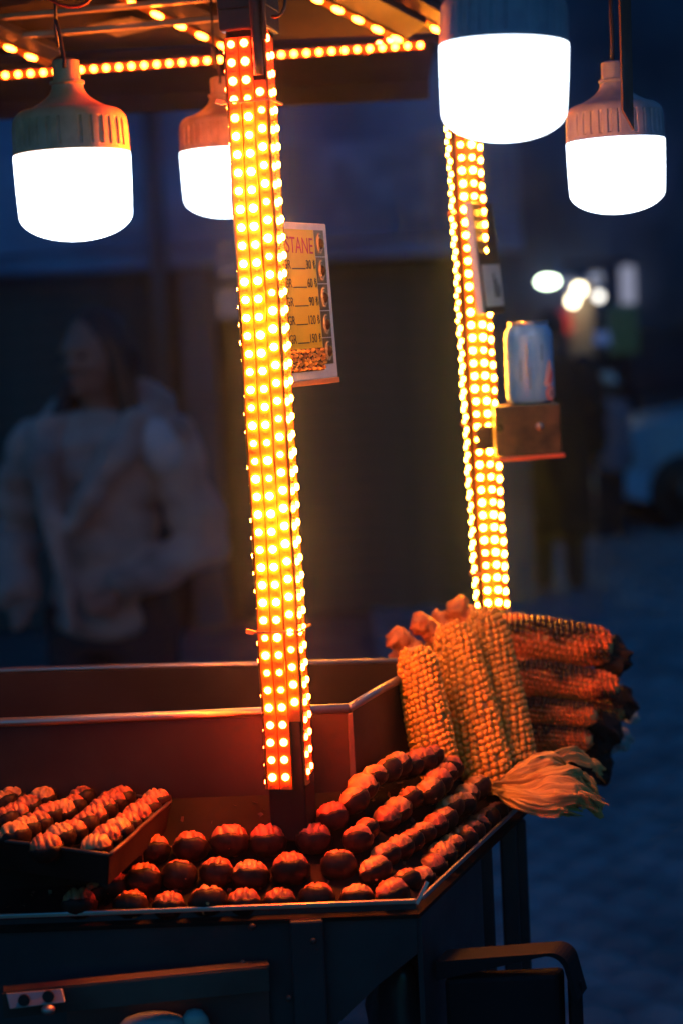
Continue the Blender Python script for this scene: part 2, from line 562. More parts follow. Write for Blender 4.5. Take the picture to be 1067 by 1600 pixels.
def led_pole(name, top, bot, ext, yaw, W, D, strips, mfun, pitch=.0166, label=None, ties=(), tail=-1):
    """Square tube wrapped in strips. strips: (normal angle, lateral mm, depth mm, start, end, phase, single)"""
    ax = (top - bot)
    L = ax.length
    ax.normalize()
    n = Vector((-math.sin(yaw), -math.cos(yaw), 0))
    n = (n - ax * n.dot(ax)).normalized()
    x = ax.cross(n) * -1
    if x.x < 0:
        x = -x
    tube = MB()
    t0, t1 = top + ax * ext[0], bot - ax * ext[1]
    tube.bar(t1, t0, W, D, up=n)
    pole = tube.build('led_pole', M['soot'], cart, bev=.002, label=label)
    rest = {}
    solder = MB()
    for (ang, lx, dz, s0, s1, ph, single, wd) in strips:
        nn = (n * math.cos(ang) + x * math.sin(ang)).normalized()
        lat = (x * math.cos(ang) - n * math.sin(ang)).normalized()
        base = x * lx + n * dz
        sm = MB()
        N = 24
        a0 = top - ax * s0 + base
        a1 = top - ax * s1 + base
        rows = []
        for i in range(N + 1):
            p = a0.lerp(a1, i / N) + nn * (.0006 * math.sin(i * 1.7 + ph * 900) + .0004) + lat * (.0005 * math.sin(i * .9 + ph * 500))
            rows.append([p - lat * wd / 2 - nn * .0012, p + lat * wd / 2 - nn * .0012, p + lat * (wd / 2 - .0008) + nn * .0006, p - lat * (wd / 2 - .0008) + nn * .0006])
        for i in range(N):
            sm.hexa(rows[i + 1], rows[i])
        sm.build('light_strip', M['strip'], pole)
        q = frame_quat(nn, ax)
        k = 0
        while True:
            s = s0 + .006 + ph + k * pitch
            if s > s1 - .004:
                break
            i = (s - s0) / (s1 - s0) * N
            p = top - ax * s + base + nn * (.0006 * math.sin(i * 1.7 + ph * 900) + .0009) + lat * (random.uniform(-.0004, .0004))
            mk = mfun(s / L)
            if single:
                link('led_bead', BE[mk], pole, p, q, random.choice((1, 1, .97, 1.04, 1.08, .92, .80)))
            else:
                rest.setdefault(mk, MB())
                src = BE[mk]
                mtx = Matrix.Translation(p) @ q.to_matrix().to_4x4() @ Matrix.Scale(random.uniform(.86, 1.0) if ang > 1 and ang < 2 else random.uniform(.64, .80), 4)
                rest[mk].add([mtx @ v.co for v in src.vertices], [tuple(f.vertices) for f in src.polygons])
            if s + pitch / 2 < s1:
                c = p - ax * (pitch / 2)
                solder.bar(c - lat * .0022, c - lat * .0008, .0012, .0022, up=nn)
                solder.bar(c + lat * .0006, c + lat * .0022, .0010, .0020, up=nn)
            k += 1
    for mk, b in rest.items():
        b.build('side_led_beads', M[mk], pole, smooth=True, kind='stuff')
    solder.build('resistors', M['solder'], pole, kind='stuff')
    for s in ties:
        c = top - ax * s
        tm = MB()
        hw, hd = W / 2 + .004, D / 2 + .004
        pts = [c + x * hw + n * hd, c + x * hw - n * hd, c - x * hw - n * hd, c - x * hw + n * hd]
        for a, b in zip(pts, pts[1:] + pts[:1]):
            tm.bar(a, b, .0008, .0020, up=ax)
        tm.bar(pts[3], pts[3] - x * .007 + n * .002 - ax * .002 * tail, .0045, .004, up=ax)
        tm.build('zip_tie', M['tie'], pole)
    return pole, ax, n, x


def fmat(t):
    j = random.uniform(-.012, .012)
    t += j
    if t < .075 or t > .885:
        return 'bead_red'
    if t < .10 or t > .76:
        return 'bead_orange'
    return 'bead_mid'


FT, FB = P(391, 62, 1.80), P(456, 1226, 1.80)
Lf = (FT - FB).length
w3 = .0125
fp, fax, fn, fx = led_pole('front', FT, FB, (.12, .05), R(14), .036, .036, [
    (0, -.0122, .019, 0, Lf, .000, True, w3), (0, .0002, .019, 0, Lf, -.0003, True, w3), (0, .0128, .019, .040, Lf - .065, .0045, True, w3),
    (R(90), .0192, .0128, -.008, Lf - .004, .004, False, w3), (R(90), .0192, .0004, .0, Lf - .012, .010, False, w3),
    (R(-90), -.0192, .0128, 0, Lf, .006, False, w3), (R(-90), -.0192, .0004, 0, Lf, .001, False, w3), (R(180), 0, -.019, .02, Lf - .05, .0, False, w3)],  # second left-face strip is added to brighten the left bulbs and tray
    fmat, ties=(.058, Lf - .150), label='LED wrapped pole at the front, red at both ends')
# black tape and cable on the top of the front pole
tp = MB()
for k in range(7):
    c = FT + fax * (.006 + k * .019)
    tp.hexa([c + fx * a + fn * b for a, b in ((-.0225, -.0225), (.0225 + .001 * (k % 2), -.0225), (.0225, .0225 + .001 * (k % 3)), (-.0225 - .001 * (k % 3), .0225))],
            [c + fax * .0205 + fx * a * 1.03 + fn * b * 1.03 for a, b in ((-.0225, -.0225), (.0225, -.0225), (.0225, .0225), (-.0225, .0225))])
tp.build('black_tape', M['tape'], fp, bev=.002)
cb = FT + fx * .0135 + fn * .0245
MB().tube([cb + fax * .10, cb + fax * .03 + fn * .002, cb - fax * .012, cb - fax * .036], .0048, 10).build('cable', M['rubber'], fp, smooth=True)
MB().tube([cb + fx * .006 + fax * .10, cb + fx * .008 + fax * .04, cb + fx * .007 - fax * .005], .0025, 8).build('cable', M['rubber'], fp, smooth=True)
lp = FT + fx * .0245 + fn * .012
MB().tube([lp + fax * (.03 + .014 * math.sin(a)) + fx * (.004 + .010 * math.cos(a)) for a in [R(-110 + 20 * i) for i in range(12)]], .0016, 8).build('cable_loop', M['rubber'], fp, smooth=True)

BT, BB = P(716, 120, 2.50), P(766, 952, 2.50)
Lb = (BT - BB).length
bp_, bax, bn, bx = led_pole('back', BT, BB, (.08, .16), R(-6), .034, .034, [
    (R(4), -.0065, .018, 0, Lb, .0, True, .014), (R(8), .0075, .0178, 0, Lb, .0003, True, .014), (R(48), .0185, .0125, 0, Lb, .004, True, .013),
    (R(-72), -.0185, .011, 0.0, Lb, .003, False, .011), (R(-88), -.019, .000, .0, Lb, .010, False, .012), (R(180), 0, -.018, .0, Lb, .0, False, .012)],
    lambda t: 'bead_back', pitch=.0164, ties=(.175, .445, Lb - .05), label='LED wrapped pole at the back, evenly bright yellow')

# canopy beams carrying strips
def roof_strip(a, b, n, spacing, wd, beam_w, beam_h, side, first=.008, bead='bead_roof', bs=(1.15, 1.15, 1.15)):
    d = (b - a)
    L = d.length
    d.normalize()
    n = (n - d * n.dot(d)).normalized()
    bm = MB()
    off = d.cross(n).normalized() * side
    bm.bar(a - n * (beam_h / 2 + .002) + off * beam_w / 2, b - n * (beam_h / 2 + .002) + off * beam_w / 2, beam_w + wd, beam_h, up=n)
    beam = bm.build('roof_beam', M['steel_used'], cart, bev=.001)
    MB().bar(a, b, wd, .002, up=n).build('light_strip', M['strip'], beam)
    q = frame_quat(n, d)
    k = 0
    while first + k * spacing < L:
        link('led_bead', BE[bead], beam, a + d * (first + k * spacing) + n * .001, q, bs)
        k += 1
    return beam


dn = Vector((-.1, -.75, -1)).normalized()
roof_strip(P(165, -16, 2.30), P(352, 72, 2.40), dn, .033, .010, .03, .012, -1, bs=(1.25, 2.6, 1.2))
roof_strip(P(-60, 42, 2.30), P(78, 100, 2.40), dn, .033, .010, .02, .012, -1, bs=(1.25, 2.6, 1.2))
roof_strip(P(455, -22, 2.28), P(632, 66, 2.40), dn, .033, .010, .034, .012, -1, bs=(1.25, 2.6, 1.2))
roof_strip(P(578, -14, 2.33), P(690, 50, 2.42), dn, .028, .008, .02, .012, -1, bs=(1.25, 2.6, 1.2))
fr = Vector((.0, -1, -.28)).normalized()
roof_strip(P(-40, 121, 2.44), P(346, 93, 2.44), fr, .0158, .010, .0, .010, 1)
roof_strip(P(430, 86, 2.45), P(662, 70, 2.45), fr, .0158, .010, .0, .010, 1)
roof_strip(P(566, 82, 2.452), P(612, 60, 2.46), fr, .016, .008, .0, .008, 1, bead='bead_red')

# flat bar hanging down on the right
b0, b1 = P(974, -60, 1.86), P(980, 172, 1.86)
hb = MB()
ub = (b1 - b0).normalized()
sd = Vector((.85, .5, 0)).normalized()
hb.hexa([b0 - sd * .0055, b0 + sd * .0075, P(990, 203, 1.868), b1 - sd * .0055], [v + Vector((-.5, .85, 0)) * .003 for v in (b0 - sd * .0055, b0 + sd * .0075, P(990, 203, 1.868), b1 - sd * .0055)])
hb.build('hanging_bar', M['steel_used'], cart)

# small box shelf on the back pole
c0 = P(825, 672, 2.40)
bs = MB()
bs.box(c0 + Vector((0, .035, 0)), (.082, .07, .063))
shelfbox = bs.build('box_shelf', mat('box_shelf', (.12, .075, .045), .5, .5, col2=(.035, .025, .022), nscale=38, rough2=.3, bump=.2, bscale=60), cart, bev=.002)
MB().bar(c0 + Vector((-.046, -.001, -.036)), c0 + Vector((.044, -.001, -.033)), .012, .005).build('trim', mat('trim_red', (.62, .10, .05), .45), shelfbox, bev=.001)
MB().bar(c0 + Vector((-.0455, -.002, -.033)), c0 + Vector((-.0455, -.002, .034)), .009, .012).build('trim', M['tie'], shelfbox, bev=.001)
MB().ell(c0 + Vector((.014, -.002, .004)), .0055, .003, .0055, 14, 8).build('rivet', M['steel'], shelfbox, smooth=True)
MB().ell(c0 + Vector((-.036, -.002, .004)), .005, .003, .005, 14, 8).build('rivet', M['soot'], shelfbox, smooth=True)
MB().bar(c0 + Vector((-.055, .09, -.01)), c0 + Vector((-.035, .06, -.01)), .02, .03).build('bracket', M['steel_used'], shelfbox)

# ------------------------------------------------------------------ hanging bulbs
def bulb(cx, ytop, Y, diam, hm, label, tilt=0.0, wire='hook', ceil=2.1):
    top = P(cx, ytop, Y)
    k = diam / .105
    rot = Matrix.Rotation(tilt, 3, 'Y')
    o = empty('hanging_bulb', top, label, 'light bulb', 'white bulbs hanging from the cart canopy')
    H = []
    H += [(.0001, 0), (.009, 0), (.0118, -.0015), (.0122, -.004), (.0122, -.0185), (.0155, -.0195), (.0158, -.0215), (.0140, -.023)]
    for i in range(9):
        t = i / 8
        H.append((.0140 + .0245 * t ** 2.1, -.023 - .0215 * t))
    for i in range(1, 8):
        a = i / 7 * math.pi / 2
        H.append((.0385 + .0130 * math.sin(a), -.0445 - .0135 * (1 - math.cos(a)) * 1.0))
    H += [(.0519, -.0605), (.0520, -.0625), (.0521, -.066), (.0522, -.072), (.0523, -.0785), (.0524, -.0800), (.0524, -.0840), (.0500, -.0842)]
    H = [(r * k, z * k) for r, z in H]
    NF = 34

    def groove(r, z, a):
        zz = z / k
        if -.0795 < zz < -.0575:
            u = (a * NF / (2 * math.pi)) % 1.0
            grp = int(a * NF / (2 * math.pi)) % 7
            if u < .30 and grp != 5:
                return r - .0016 * k
        return r
    hb_ = MB().lathe(H, NF * 10, top, rot, groove)
    hb_.build('housing', hm, o, angle=40)
    D = [(.0500, -.0842), (.0526, -.0846), (.0528, -.088), (.0522, -.115), (.0512, -.138)]
    for i in range(1, 11):
        a = i / 10 * math.pi / 2
        D.append((.0512 - .0512 * (1 - math.cos(a)) if i < 10 else .0001, -.138 - .024 * math.sin(a)))
    D = [(r * k, z * k) for r, z in D]
    MB().lathe(D, 48, top, rot).build('diffuser', M['bulb_glow'], o, smooth=True)
    if wire == 'hook':
        MB().tube([top + Vector((.0, -.013 * k, -.009)), top + Vector((.0005, -.0128 * k, -.003)), top + Vector((-.002, -.006, .012)), top + Vector((-.005, 0, .030)), top + Vector((-.007, .002, .036)), top + Vector((-.008, .004, .030)), top + Vector((-.0065, .006, .012))], .0016, 8).build('hook', M['steel_used'], o, smooth=True)
        MB().tube([top + Vector((-.007, .003, .034)), top + Vector((-.0065, .003, .05)), Vector((top.x - .006, top.y, ceil))], .0014, 8).build('cord', M['rubber'], o, smooth=True)
    else:
        MB().tube([top, top + Vector((.001, 0, .02)), Vector((top.x, top.y, ceil))], .0022, 8).build('cord', M['rubber'], o, smooth=True)
    return o


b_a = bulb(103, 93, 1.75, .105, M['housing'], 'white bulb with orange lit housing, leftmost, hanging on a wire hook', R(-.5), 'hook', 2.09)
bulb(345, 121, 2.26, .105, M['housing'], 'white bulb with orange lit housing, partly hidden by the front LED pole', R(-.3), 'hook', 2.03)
bulb(786, -95, 1.585, .105, M['housing_grey'], 'largest white bulb with grey housing, in front of the back LED pole', R(2.2), 'cord', 2.12)
bulb(956, 96, 2.085, .105, M['housing_grey'], 'white bulb with grey housing behind the hanging bar, rightmost', R(-.2), 'cord', 2.12)
t_ = P(95, 0, 1.75)
MB().tube([t_ + Vector((.030 * math.cos(a), 0, .022 + .026 * math.sin(a) - .012 * math.cos(a))) for a in [R(-200 + 18 * i) for i in range(14)]], .0016, 8).build('wire_loop', M['redwire'], origin=t_, smooth=True, label='thin red wire loop hanging above the leftmost bulb', cat='wire')


# ------------------------------------------------------------------ price board
def text_mesh(body, size, m, matrix, name, parent, sx=1.0, align='LEFT', ext=.0001):
    cu = bpy.data.curves.new(name, 'FONT')
    cu.body = body
    cu.size = size
    cu.extrude = ext
    cu.align_x = align
    cu.align_y = 'CENTER'
    to = bpy.data.objects.new(name, cu)
    COL.objects.link(to)
    dg = bpy.context.evaluated_depsgraph_get()
    me = bpy.data.meshes.new_from_object(to.evaluated_get(dg))
    bpy.data.objects.remove(to)
    b = MB()
    b.add([matrix @ Vector((v.co.x * sx, v.co.y, v.co.z)) for v in me.vertices], [tuple(p.vertices) for p in me.polygons])
    return b.build(name, m, parent)


pa, pb = P(436, 472, 1.838), P(519, 472, 1.945)
vv = (P(508, 353, 1.945) - P(527.5, 592, 1.945))
HB = vv.length
vv.normalize()
uu = (pb - pa)
WB = uu.length
uu = (uu - vv * uu.dot(vv)).normalized()
nn_ = uu.cross(vv).normalized()
if nn_.y > 0:
    nn_ = -nn_
cen = pa + uu * WB / 2
board = empty('price_board', cen - vv * HB / 2, 'yellow chestnut price board hanging beside the front LED pole', 'sign')


def bpt(u, v, d=0.0):       # u, v in 0..1 across the board
    return pa + uu * (u * WB) + vv * ((v - .5) * HB) + nn_ * d


def bquad(u0, u1, v0, v1, d0, d1):
    a = [bpt(u0, v0, d0), bpt(u1, v0, d0), bpt(u1, v1, d0), bpt(u0, v1, d0)]
    return MB().hexa(a, [p + nn_ * (d1 - d0) for p in a])


M['paper'] = mat('paper', (.84, .84, .88), .55, col2=(.74, .74, .8), nscale=60)
M['yellow_print'] = mat('yellow_print', (.92, .66, .02), .5, col2=(.86, .58, .02), nscale=30)
M['red_print'] = mat('red_print', (.55, .05, .05), .5)
M['black_print'] = mat('black_print', (.03, .025, .02), .5)
M['thumb_line'] = mat('thumb_line', (.34, .32, .30), .5)
M['thumb'] = mat('thumb', (.10, .085, .05), .4, col2=(.25, .20, .06), nscale=70, lo=.5, hi=.8)
bquad(0, 1, 0, 1, -.003, 0).build('backing', M['paper'], board, bev=.0012)
bquad(-.01, 1.01, -.035, .0, -.004, .001).build('edge_strip', M['tie'], board, bev=.001)
bquad(.03, .735, .055, .955, .0003, .0006).build('yellow_panel', M['yellow_print'], board)
BM = Matrix((uu, vv, nn_)).transposed().to_4x4()
text_mesh('KESTANE', .0225, M['red_print'], Matrix.Translation(bpt(.70, .845, .001)) @ BM @ Matrix.Rotation(R(-1), 4, 'Z'), 'title_lettering', board, .90, 'RIGHT')
for i, pr in enumerate(('30', '60', '90', '120', '150')):
    v = .730 - i * .1175
    text_mesh(pr + ' \u20ba', .0125, M['black_print'], Matrix.Translation(bpt(.725, v, .001)) @ BM, 'price_lettering', board, .95, 'RIGHT')
    text_mesh('GR', .0125, M['black_print'], Matrix.Translation(bpt(.255, v, .001)) @ BM, 'weight_lettering', board, .95, 'RIGHT')
    bquad(.28, .53 - (.04 if i > 2 else 0), v - .027, v - .020, .0006, .0009).build('dotted_line', M['black_print'], board)
# five small pictures of a split chestnut and one of a chestnut heap
for i in range(5):
    v1 = .955 - i * .174
    bquad(.745, .925, v1 - .168, v1, .0003, .0006).build('picture', M['thumb'], board)
    ch = MB()
    for k, (w0, w1, th) in enumerate(((.050, .060, .0016), (.028, .042, .0012))):
        pts = [bpt(.835 + w0 * math.cos(a), v1 - .084 + w1 * math.sin(a), .0012) for a in [R(75 + 14 * j) for j in range(16)]]
        ch.tube(pts, th * .5, 6)
    ch.tube([bpt(.80, v1 - .14, .0012), bpt(.85, v1 - .135, .0012), bpt(.875, v1 - .12, .0012)], .0007, 6)
    ch.build('picture_outline', M['thumb_line'], board)
    MB().ell(bpt(.84, v1 - .088, .0006), .0045, .0045, .0055, 12, 6).build('picture_chestnut', M['shell'], board, smooth=True)
bquad(.03, .735, .055, .200, .0007, .0010).build('heap_picture', M['shell'], board)
random.seed(21)
M['print_nut'] = mat('print_nut', (.42, .24, .06), .5, col2=(.14, .06, .02), nscale=160)
hp = MB()
for r_ in range(5):
    for c_ in range(8):
        hp.ell(bpt(.075 + c_ * .088 + (r_ % 2) * .03, .074 + r_ * .0275, .001), .0042, .0014, .0022, 10, 6, Matrix.Rotation(random.uniform(-.5, .5), 3, 'Y'))
hp.build('heap_nuts', M['print_nut'], board, smooth=True, kind='stuff')
# clip that holds the board to the pole
MB().bar(bpt(.12, .78, -.004), bpt(.02, .78, -.012), .004, .006, up=vv).build('clip', M['steel_used'], board)

# dark board with a white label on the back pole
qa, qb = P(741, 404, 2.455), P(775, 404, 2.53)
dv = (P(752, 318, 2.5) - P(772, 490, 2.5))
HD = dv.length
dv.normalize()
du = (qb - qa)
WD = du.length
du = (du - dv * du.dot(dv)).normalized()
dn_ = du.cross(dv)
if dn_.y > 0:
    dn_ = -dn_
db = empty('dark_notice_board', (qa + qb) / 2 - dv * HD / 2, 'narrow dark notice board with white label on the back LED pole', 'sign')


def dquad(u0, u1, v0, v1, d0, d1):
    a = [qa + du * (u * WD) + dv * ((v - .5) * HD) + dn_ * d0 for u, v in ((u0, v0), (u1, v0), (u1, v1), (u0, v1))]
    return MB().hexa(a, [p + dn_ * (d1 - d0) for p in a])


dquad(0, 1, 0, 1, -.003, .003).build('backing', mat('dark_board', (.06, .035, .03), .4, col2=(.03, .02, .02), nscale=30), db, bev=.001)
dquad(-.05, .03, 0, 1, -.004, .004).build('edge_strip', M['paper'], db)
dquad(.16, .97, .06, .44, .0032, .0038).build('white_label', M['paper'], db)
for k in range(3):
    dquad(.60 + .10 * k, .65 + .10 * k, .14, .36 - .05 * k, .0040, .0043).build('label_print', M['black_print'], db)

# ------------------------------------------------------------------ drinks can
cc = P(829, 633, 2.425)
canr = empty('drinks_can', cc, 'light blue drinks can standing on the box shelf', 'can')
S = .0305
cprof = [(.0001, .002), (.022, .002), (.024, 0), (S - .002, .006), (S, .011), (S, .086), (.0298, .091), (.0255, .099), (.0242, .101)]
M['can_blue'] = mat('can_blue', (.06, .34, .82), .3, .1, col2=(.20, .54, .92), nscale=46, stretch=(1, 1, .35), lo=.4, hi=.7)
M['can_metal'] = mat('can_metal', (.62, .66, .72), .28, 1)
MB().lathe(cprof, 40, cc).build('body', M['can_blue'], canr, smooth=True)
MB().lathe([(.0242, .101), (.0255, .103), (.0248, .105), (.0232, .104), (.0225, .1005), (.0001, .1005)], 40, cc).build('lid', M['can_metal'], canr, smooth=True)


def can_patch(name, outline, m, lift=.0004):
    b = MB()
    vs = []
    for deg, z in outline:
        a = R(deg - 90)
        vs.append(cc + Vector(((S + lift) * math.cos(a), (S + lift) * math.sin(a), z)))
    ctr = (sum((o[0] for o in outline)) / len(outline), sum((o[1] for o in outline)) / len(outline))
    a = R(ctr[0] - 90)
    vs.append(cc + Vector(((S + lift + .0006) * math.cos(a), (S + lift + .0006) * math.sin(a), ctr[1])))
    n = len(outline)
    b.add(vs, [(i, (i + 1) % n, n) for i in range(n)])
    return b.build(name, m, canr, smooth=True)


M['can_red'] = mat('can_red', (.62, .16, .16), .4)
M['can_pink'] = mat('can_pink', (.74, .48, .50), .4)
can_patch('print_shape', [(28, .026), (38, .022), (50, .024), (58, .040), (54, .052), (46, .057), (40, .050), (33, .036)], M['can_pink'])
can_patch('print_shape', [(40, .028), (52, .026), (60, .036), (56, .047), (48, .040)], M['can_red'], .0009)
can_patch('print_seal', [(48 + 17 * math.cos(a), .0145 + .0095 * math.sin(a)) for a in [R(24 * i) for i in range(15)]], M['can_red'], .0012)
can_patch('print_seal', [(48 + 13 * math.cos(a), .0145 + .0072 * math.sin(a)) for a in [R(24 * i) for i in range(15)]], M['can_pink'], .0018)
for z_ in (.0175, .0145, .0115):
    can_patch('print_line', [(40, z_ - .0007), (56, z_ - .0007), (56, z_ + .0007), (40, z_ + .0007)], M['black_print'], .0026)
can_patch('print_band', [(-60, .0855), (0, .0857), (60, .0855), (60, .084), (0, .0842), (-60, .084)], mat('can_dark', (.05, .20, .45), .35), .0004)
for dg_, z0, z1 in ((-30, .03, .06), (-14, .035, .078), (-8, .02, .05), (22, .055, .078)):
    can_patch('print_stroke', [(dg_, z0), (dg_ + 5, z0 + .002), (dg_ + 6, z1), (dg_ + 1, z1 - .004)], mat('can_stroke', (.07, .25, .52), .35), .0005)

# ------------------------------------------------------------------ chestnuts
def nut_meshes(seed, pale):
    random.seed(seed)
    a, b, c = .0155 * random.uniform(.94, 1.06), .0132 * random.uniform(.95, 1.05), .0128
    NU, NT = 30, 22
    off = Vector((seed * 3.7, seed * 1.3, 0))
    nr = random.uniform(5.4, 7.6)
    kv = MB()
    vs, fs = [], []
    for i in range(NU + 1):
        u = -1 + 2 * i / NU
        u = math.copysign(abs(u) ** .85, u)
        rad = max(0.0, 1 - abs(u) ** 2.3) ** .5
        for t in range(NT):
            th = 2 * math.pi * t / NT
            p = Vector((u * a * .98, rad * b * math.cos(th), rad * c * math.sin(th)))
            wob = mnoise.noise(Vector((u * 1.2, math.cos(th), math.sin(th))) * 1.4 + off)
            g = abs(math.sin(u * nr + wob * 2.0 + .35 * math.cos(th)))
            d = -.0026 * (1 - min(1, g * 2.1)) ** 1.4 + .0005 * g
            d += .0016 * mnoise.noise(p * 190 + off)
            nrm = Vector((u * .5, math.cos(th), math.sin(th))).normalized()
            vs.append(p * .955 + nrm * d * rad)
    for i in range(NU):
        for t in range(NT):
            t2 = (t + 1) % NT
            fs.append((i * NT + t, (i + 1) * NT + t, (i + 1) * NT + t2, i * NT + t2))
    kv.add(vs, fs)
    km = kv.mesh('chestnut_kernel', M['kernel_pale' if pale else 'kernel'], True)
    # shell: lower cup with a ragged, slightly flared rim
    NU2, NT2 = 22, 16
    outer, inner = [], []
    for i in range(NU2 + 1):
        u = (-1 + 2 * i / NU2) * .995
        rad = max(0.0, 1 - abs(u) ** 2.4) ** .5
        for t in range(NT2 + 1):
            edge = -.30 + (seed % 4 - 1.2) * -.14 + .22 * mnoise.noise(Vector((u * 2.2, seed * 1.9, 0))) + .10 * mnoise.noise(Vector((u * 7, seed * 2.9, 3)))
            edge2 = -.12 + (seed % 3 - 1) * -.14 + .24 * mnoise.noise(Vector((u * 2.2, seed * 4.1, 7))) + .10 * mnoise.noise(Vector((u * 7, seed * .9, 9)))
            th = (math.pi + edge) + (math.pi - edge - edge2) * t / NT2
            e = min(t, NT2 - t) / NT2
            fl_ = 1.045 + .05 * max(0, .22 - e) / .22
            n3 = .0007 * mnoise.noise(Vector((u * 5, th * 2, seed)))
            base = Vector((u * a * 1.03, rad * b * math.cos(th) * fl_, rad * c * math.sin(th) * fl_))
            outer.append(base + base.normalized() * n3)
            inner.append(base * .955)
    sm = MB()
    n1 = (NU2 + 1) * (NT2 + 1)
    fs = []
    W1 = NT2 + 1
    for i in range(NU2):
        for t in range(NT2):
            q_ = (i * W1 + t, (i + 1) * W1 + t, (i + 1) * W1 + t + 1, i * W1 + t + 1)
            fs.append(q_)
            fs.append(tuple(n1 + x for x in reversed(q_)))
        fs.append((i * W1, n1 + i * W1, n1 + (i + 1) * W1, (i + 1) * W1))
        fs.append((i * W1 + NT2, (i + 1) * W1 + NT2, n1 + (i + 1) * W1 + NT2, n1 + i * W1 + NT2))
    sm.add(outer + inner, fs)
    return km, sm.mesh('chestnut_shell', M['shell'], True)


NUTS = [nut_meshes(s, s % 3 == 2) for s in range(1, 9)]
ORD = ['first', 'second', 'third', 'fourth', 'fifth', 'sixth', 'seventh', 'eighth', 'ninth', 'tenth', 'eleventh', 'twelfth', 'thirteenth', 'fourteenth']


def chestnut(p, rz, lean_axis, lean, label, group, sc=1.0, var=None):
    """rz: heading of the long axis; lean: how far the open side tips about lean_axis."""
    v = var if var is not None else random.randrange(len(NUTS))
    km, sm = NUTS[v]
    q = Quaternion(lean_axis, lean) @ Quaternion((0, 0, 1), rz) @ Quaternion((1, 0, 0), random.uniform(-.22, .22))
    o = bpy.data.objects.new('chestnut', None)
    o.empty_display_size = .01
    o.location = p
    o.rotation_mode = 'QUATERNION'
    o.rotation_quaternion = q
    o.scale = (sc,) * 3
    COL.objects.link(o)
    tag(o, label, 'chestnut', group)
    for nm, me in (('kernel', km), ('shell', sm)):
        c = bpy.data.objects.new(nm, me)
        COL.objects.link(c)
        c.parent = o
    return o


random.seed(5)
def dropped(px_, py_, Y, up=.007):
    return P(px_, py_, Y) - ZU * up


front_rows = [
    ('front row beside the front rim', 1.7235, [(124, 1399), (205, 1402), (264, 1403), (325, 1396), (381, 1400), (437, 1398), (495, 1390), (557, 1391)]),
    ('second row from the front rim', 1.752, [(175, 1372), (225, 1362), (280, 1355), (339, 1351), (391, 1356), (454, 1345), (529, 1339)]),
    ('third row, below the bin wall', 1.787, [(239, 1315), (298, 1311), (359, 1301), (418, 1301), (490, 1298)]),
]
for nm, Y, pts in front_rows:
    for i, (a, b) in enumerate(pts):
        chestnut(dropped(a, b, Y + random.uniform(-.003, .003)), random.uniform(-.30, .30), Vector((1, 0, 0)), R(random.uniform(-36, -20)) if Y < 1.78 else R(random.uniform(-24, -8)),
                 'roasted chestnut, %s from left, %s' % (ORD[i], nm), 'roasted chestnuts on the shelf', random.uniform(1.02, 1.13) if Y < 1.73 else random.uniform(1.06, 1.24))
chestnut(dropped(150, 1384, 1.745), .9, Vector((1, 0, 0)), -.1, 'roasted chestnut wedged behind the leftmost front row chestnut', 'roasted chestnuts on the shelf', .85)
# lower chestnuts hidden under and between the rows
right_rows = [
    ('outermost row along the right rim', 1.722, 1.995, [(612, 1383), (634, 1365), (654, 1357), (671, 1341), (690, 1321), (705, 1310), (719, 1300), (733, 1290), (746, 1278), (760, 1268), (773, 1255)]),
    ('second row in from the right rim', 1.745, 1.97, [(580, 1346), (603, 1321), (622, 1313), (638, 1303), (655, 1290), (674, 1276), (692, 1268), (702, 1252), (716, 1241), (728, 1228), (744, 1220)]),
    ('third row in from the right rim', 1.775, 1.955, [(556, 1299), (574, 1285), (601, 1267), (620, 1251), (643, 1234), (672, 1226), (680, 1210), (693, 1194), (704, 1185)]),
    ('top row beside the bin corner', 1.80, 1.945, [(522, 1262), (556, 1237), (568, 1215), (587, 1200), (606, 1190), (622, 1186), (640, 1184), (657, 1176), (673, 1171)]),
]
for nm, Y0, Y1, pts in right_rows:
    for i, (a, b) in enumerate(pts):
        Y = Y0 + (Y1 - Y0) * (i / (len(pts) - 1))
        chestnut(dropped(a, b, Y, .008) + Vector((random.uniform(-.003, .003), random.uniform(-.003, .003), random.uniform(-.002, .002))), R(random.uniform(-35, 50)), Vector((.35, .93, 0)), R(random.uniform(-34, -6)),
                 'roasted chestnut, %s from front, %s' % (ORD[i], nm), 'roasted chestnuts on the shelf', random.uniform(.84, 1.08))

# broken bits of shell and ash on the shelf
cr = MB()
for i in range(260):
    if i % 2:
        t_, u_ = random.uniform(.02, .42), random.uniform(.08, .95)
        p = RF.lerp(RL, t_).lerp(Vector((BC.x, BC.y, inn)).lerp(Vector((BL.x, BL.y, inn)), t_ * 1.02), u_)
    else:
        t_, u_ = random.uniform(.02, .42), random.uniform(.08, .95)
        p = RF.lerp(RB, t_).lerp(Vector((BC.x, BC.y, inn)).lerp(bR1, t_), u_)
    p = p + Vector((0, 0, -.012 * (1 - u_) + .002))
    z_ = random.uniform(.0012, .0034)
    rq = Quaternion((random.uniform(-1, 1), random.uniform(-1, 1), random.uniform(-1, 1)), random.uniform(0, 3)).normalized().to_matrix()
    cr.add([p + rq @ Vector(v) for v in ((0, 0, z_ * .3), (z_ * 1.3, .2 * z_, 0), (.3 * z_, z_ * 1.1, 0), (-z_, .4 * z_, z_ * .5), (-.2 * z_, -z_, .2 * z_))], [(0, 1, 2), (0, 2, 3), (0, 3, 4), (0, 4, 1)])
cr.build('shell_crumbs', M['crumb'], cart, kind='stuff')

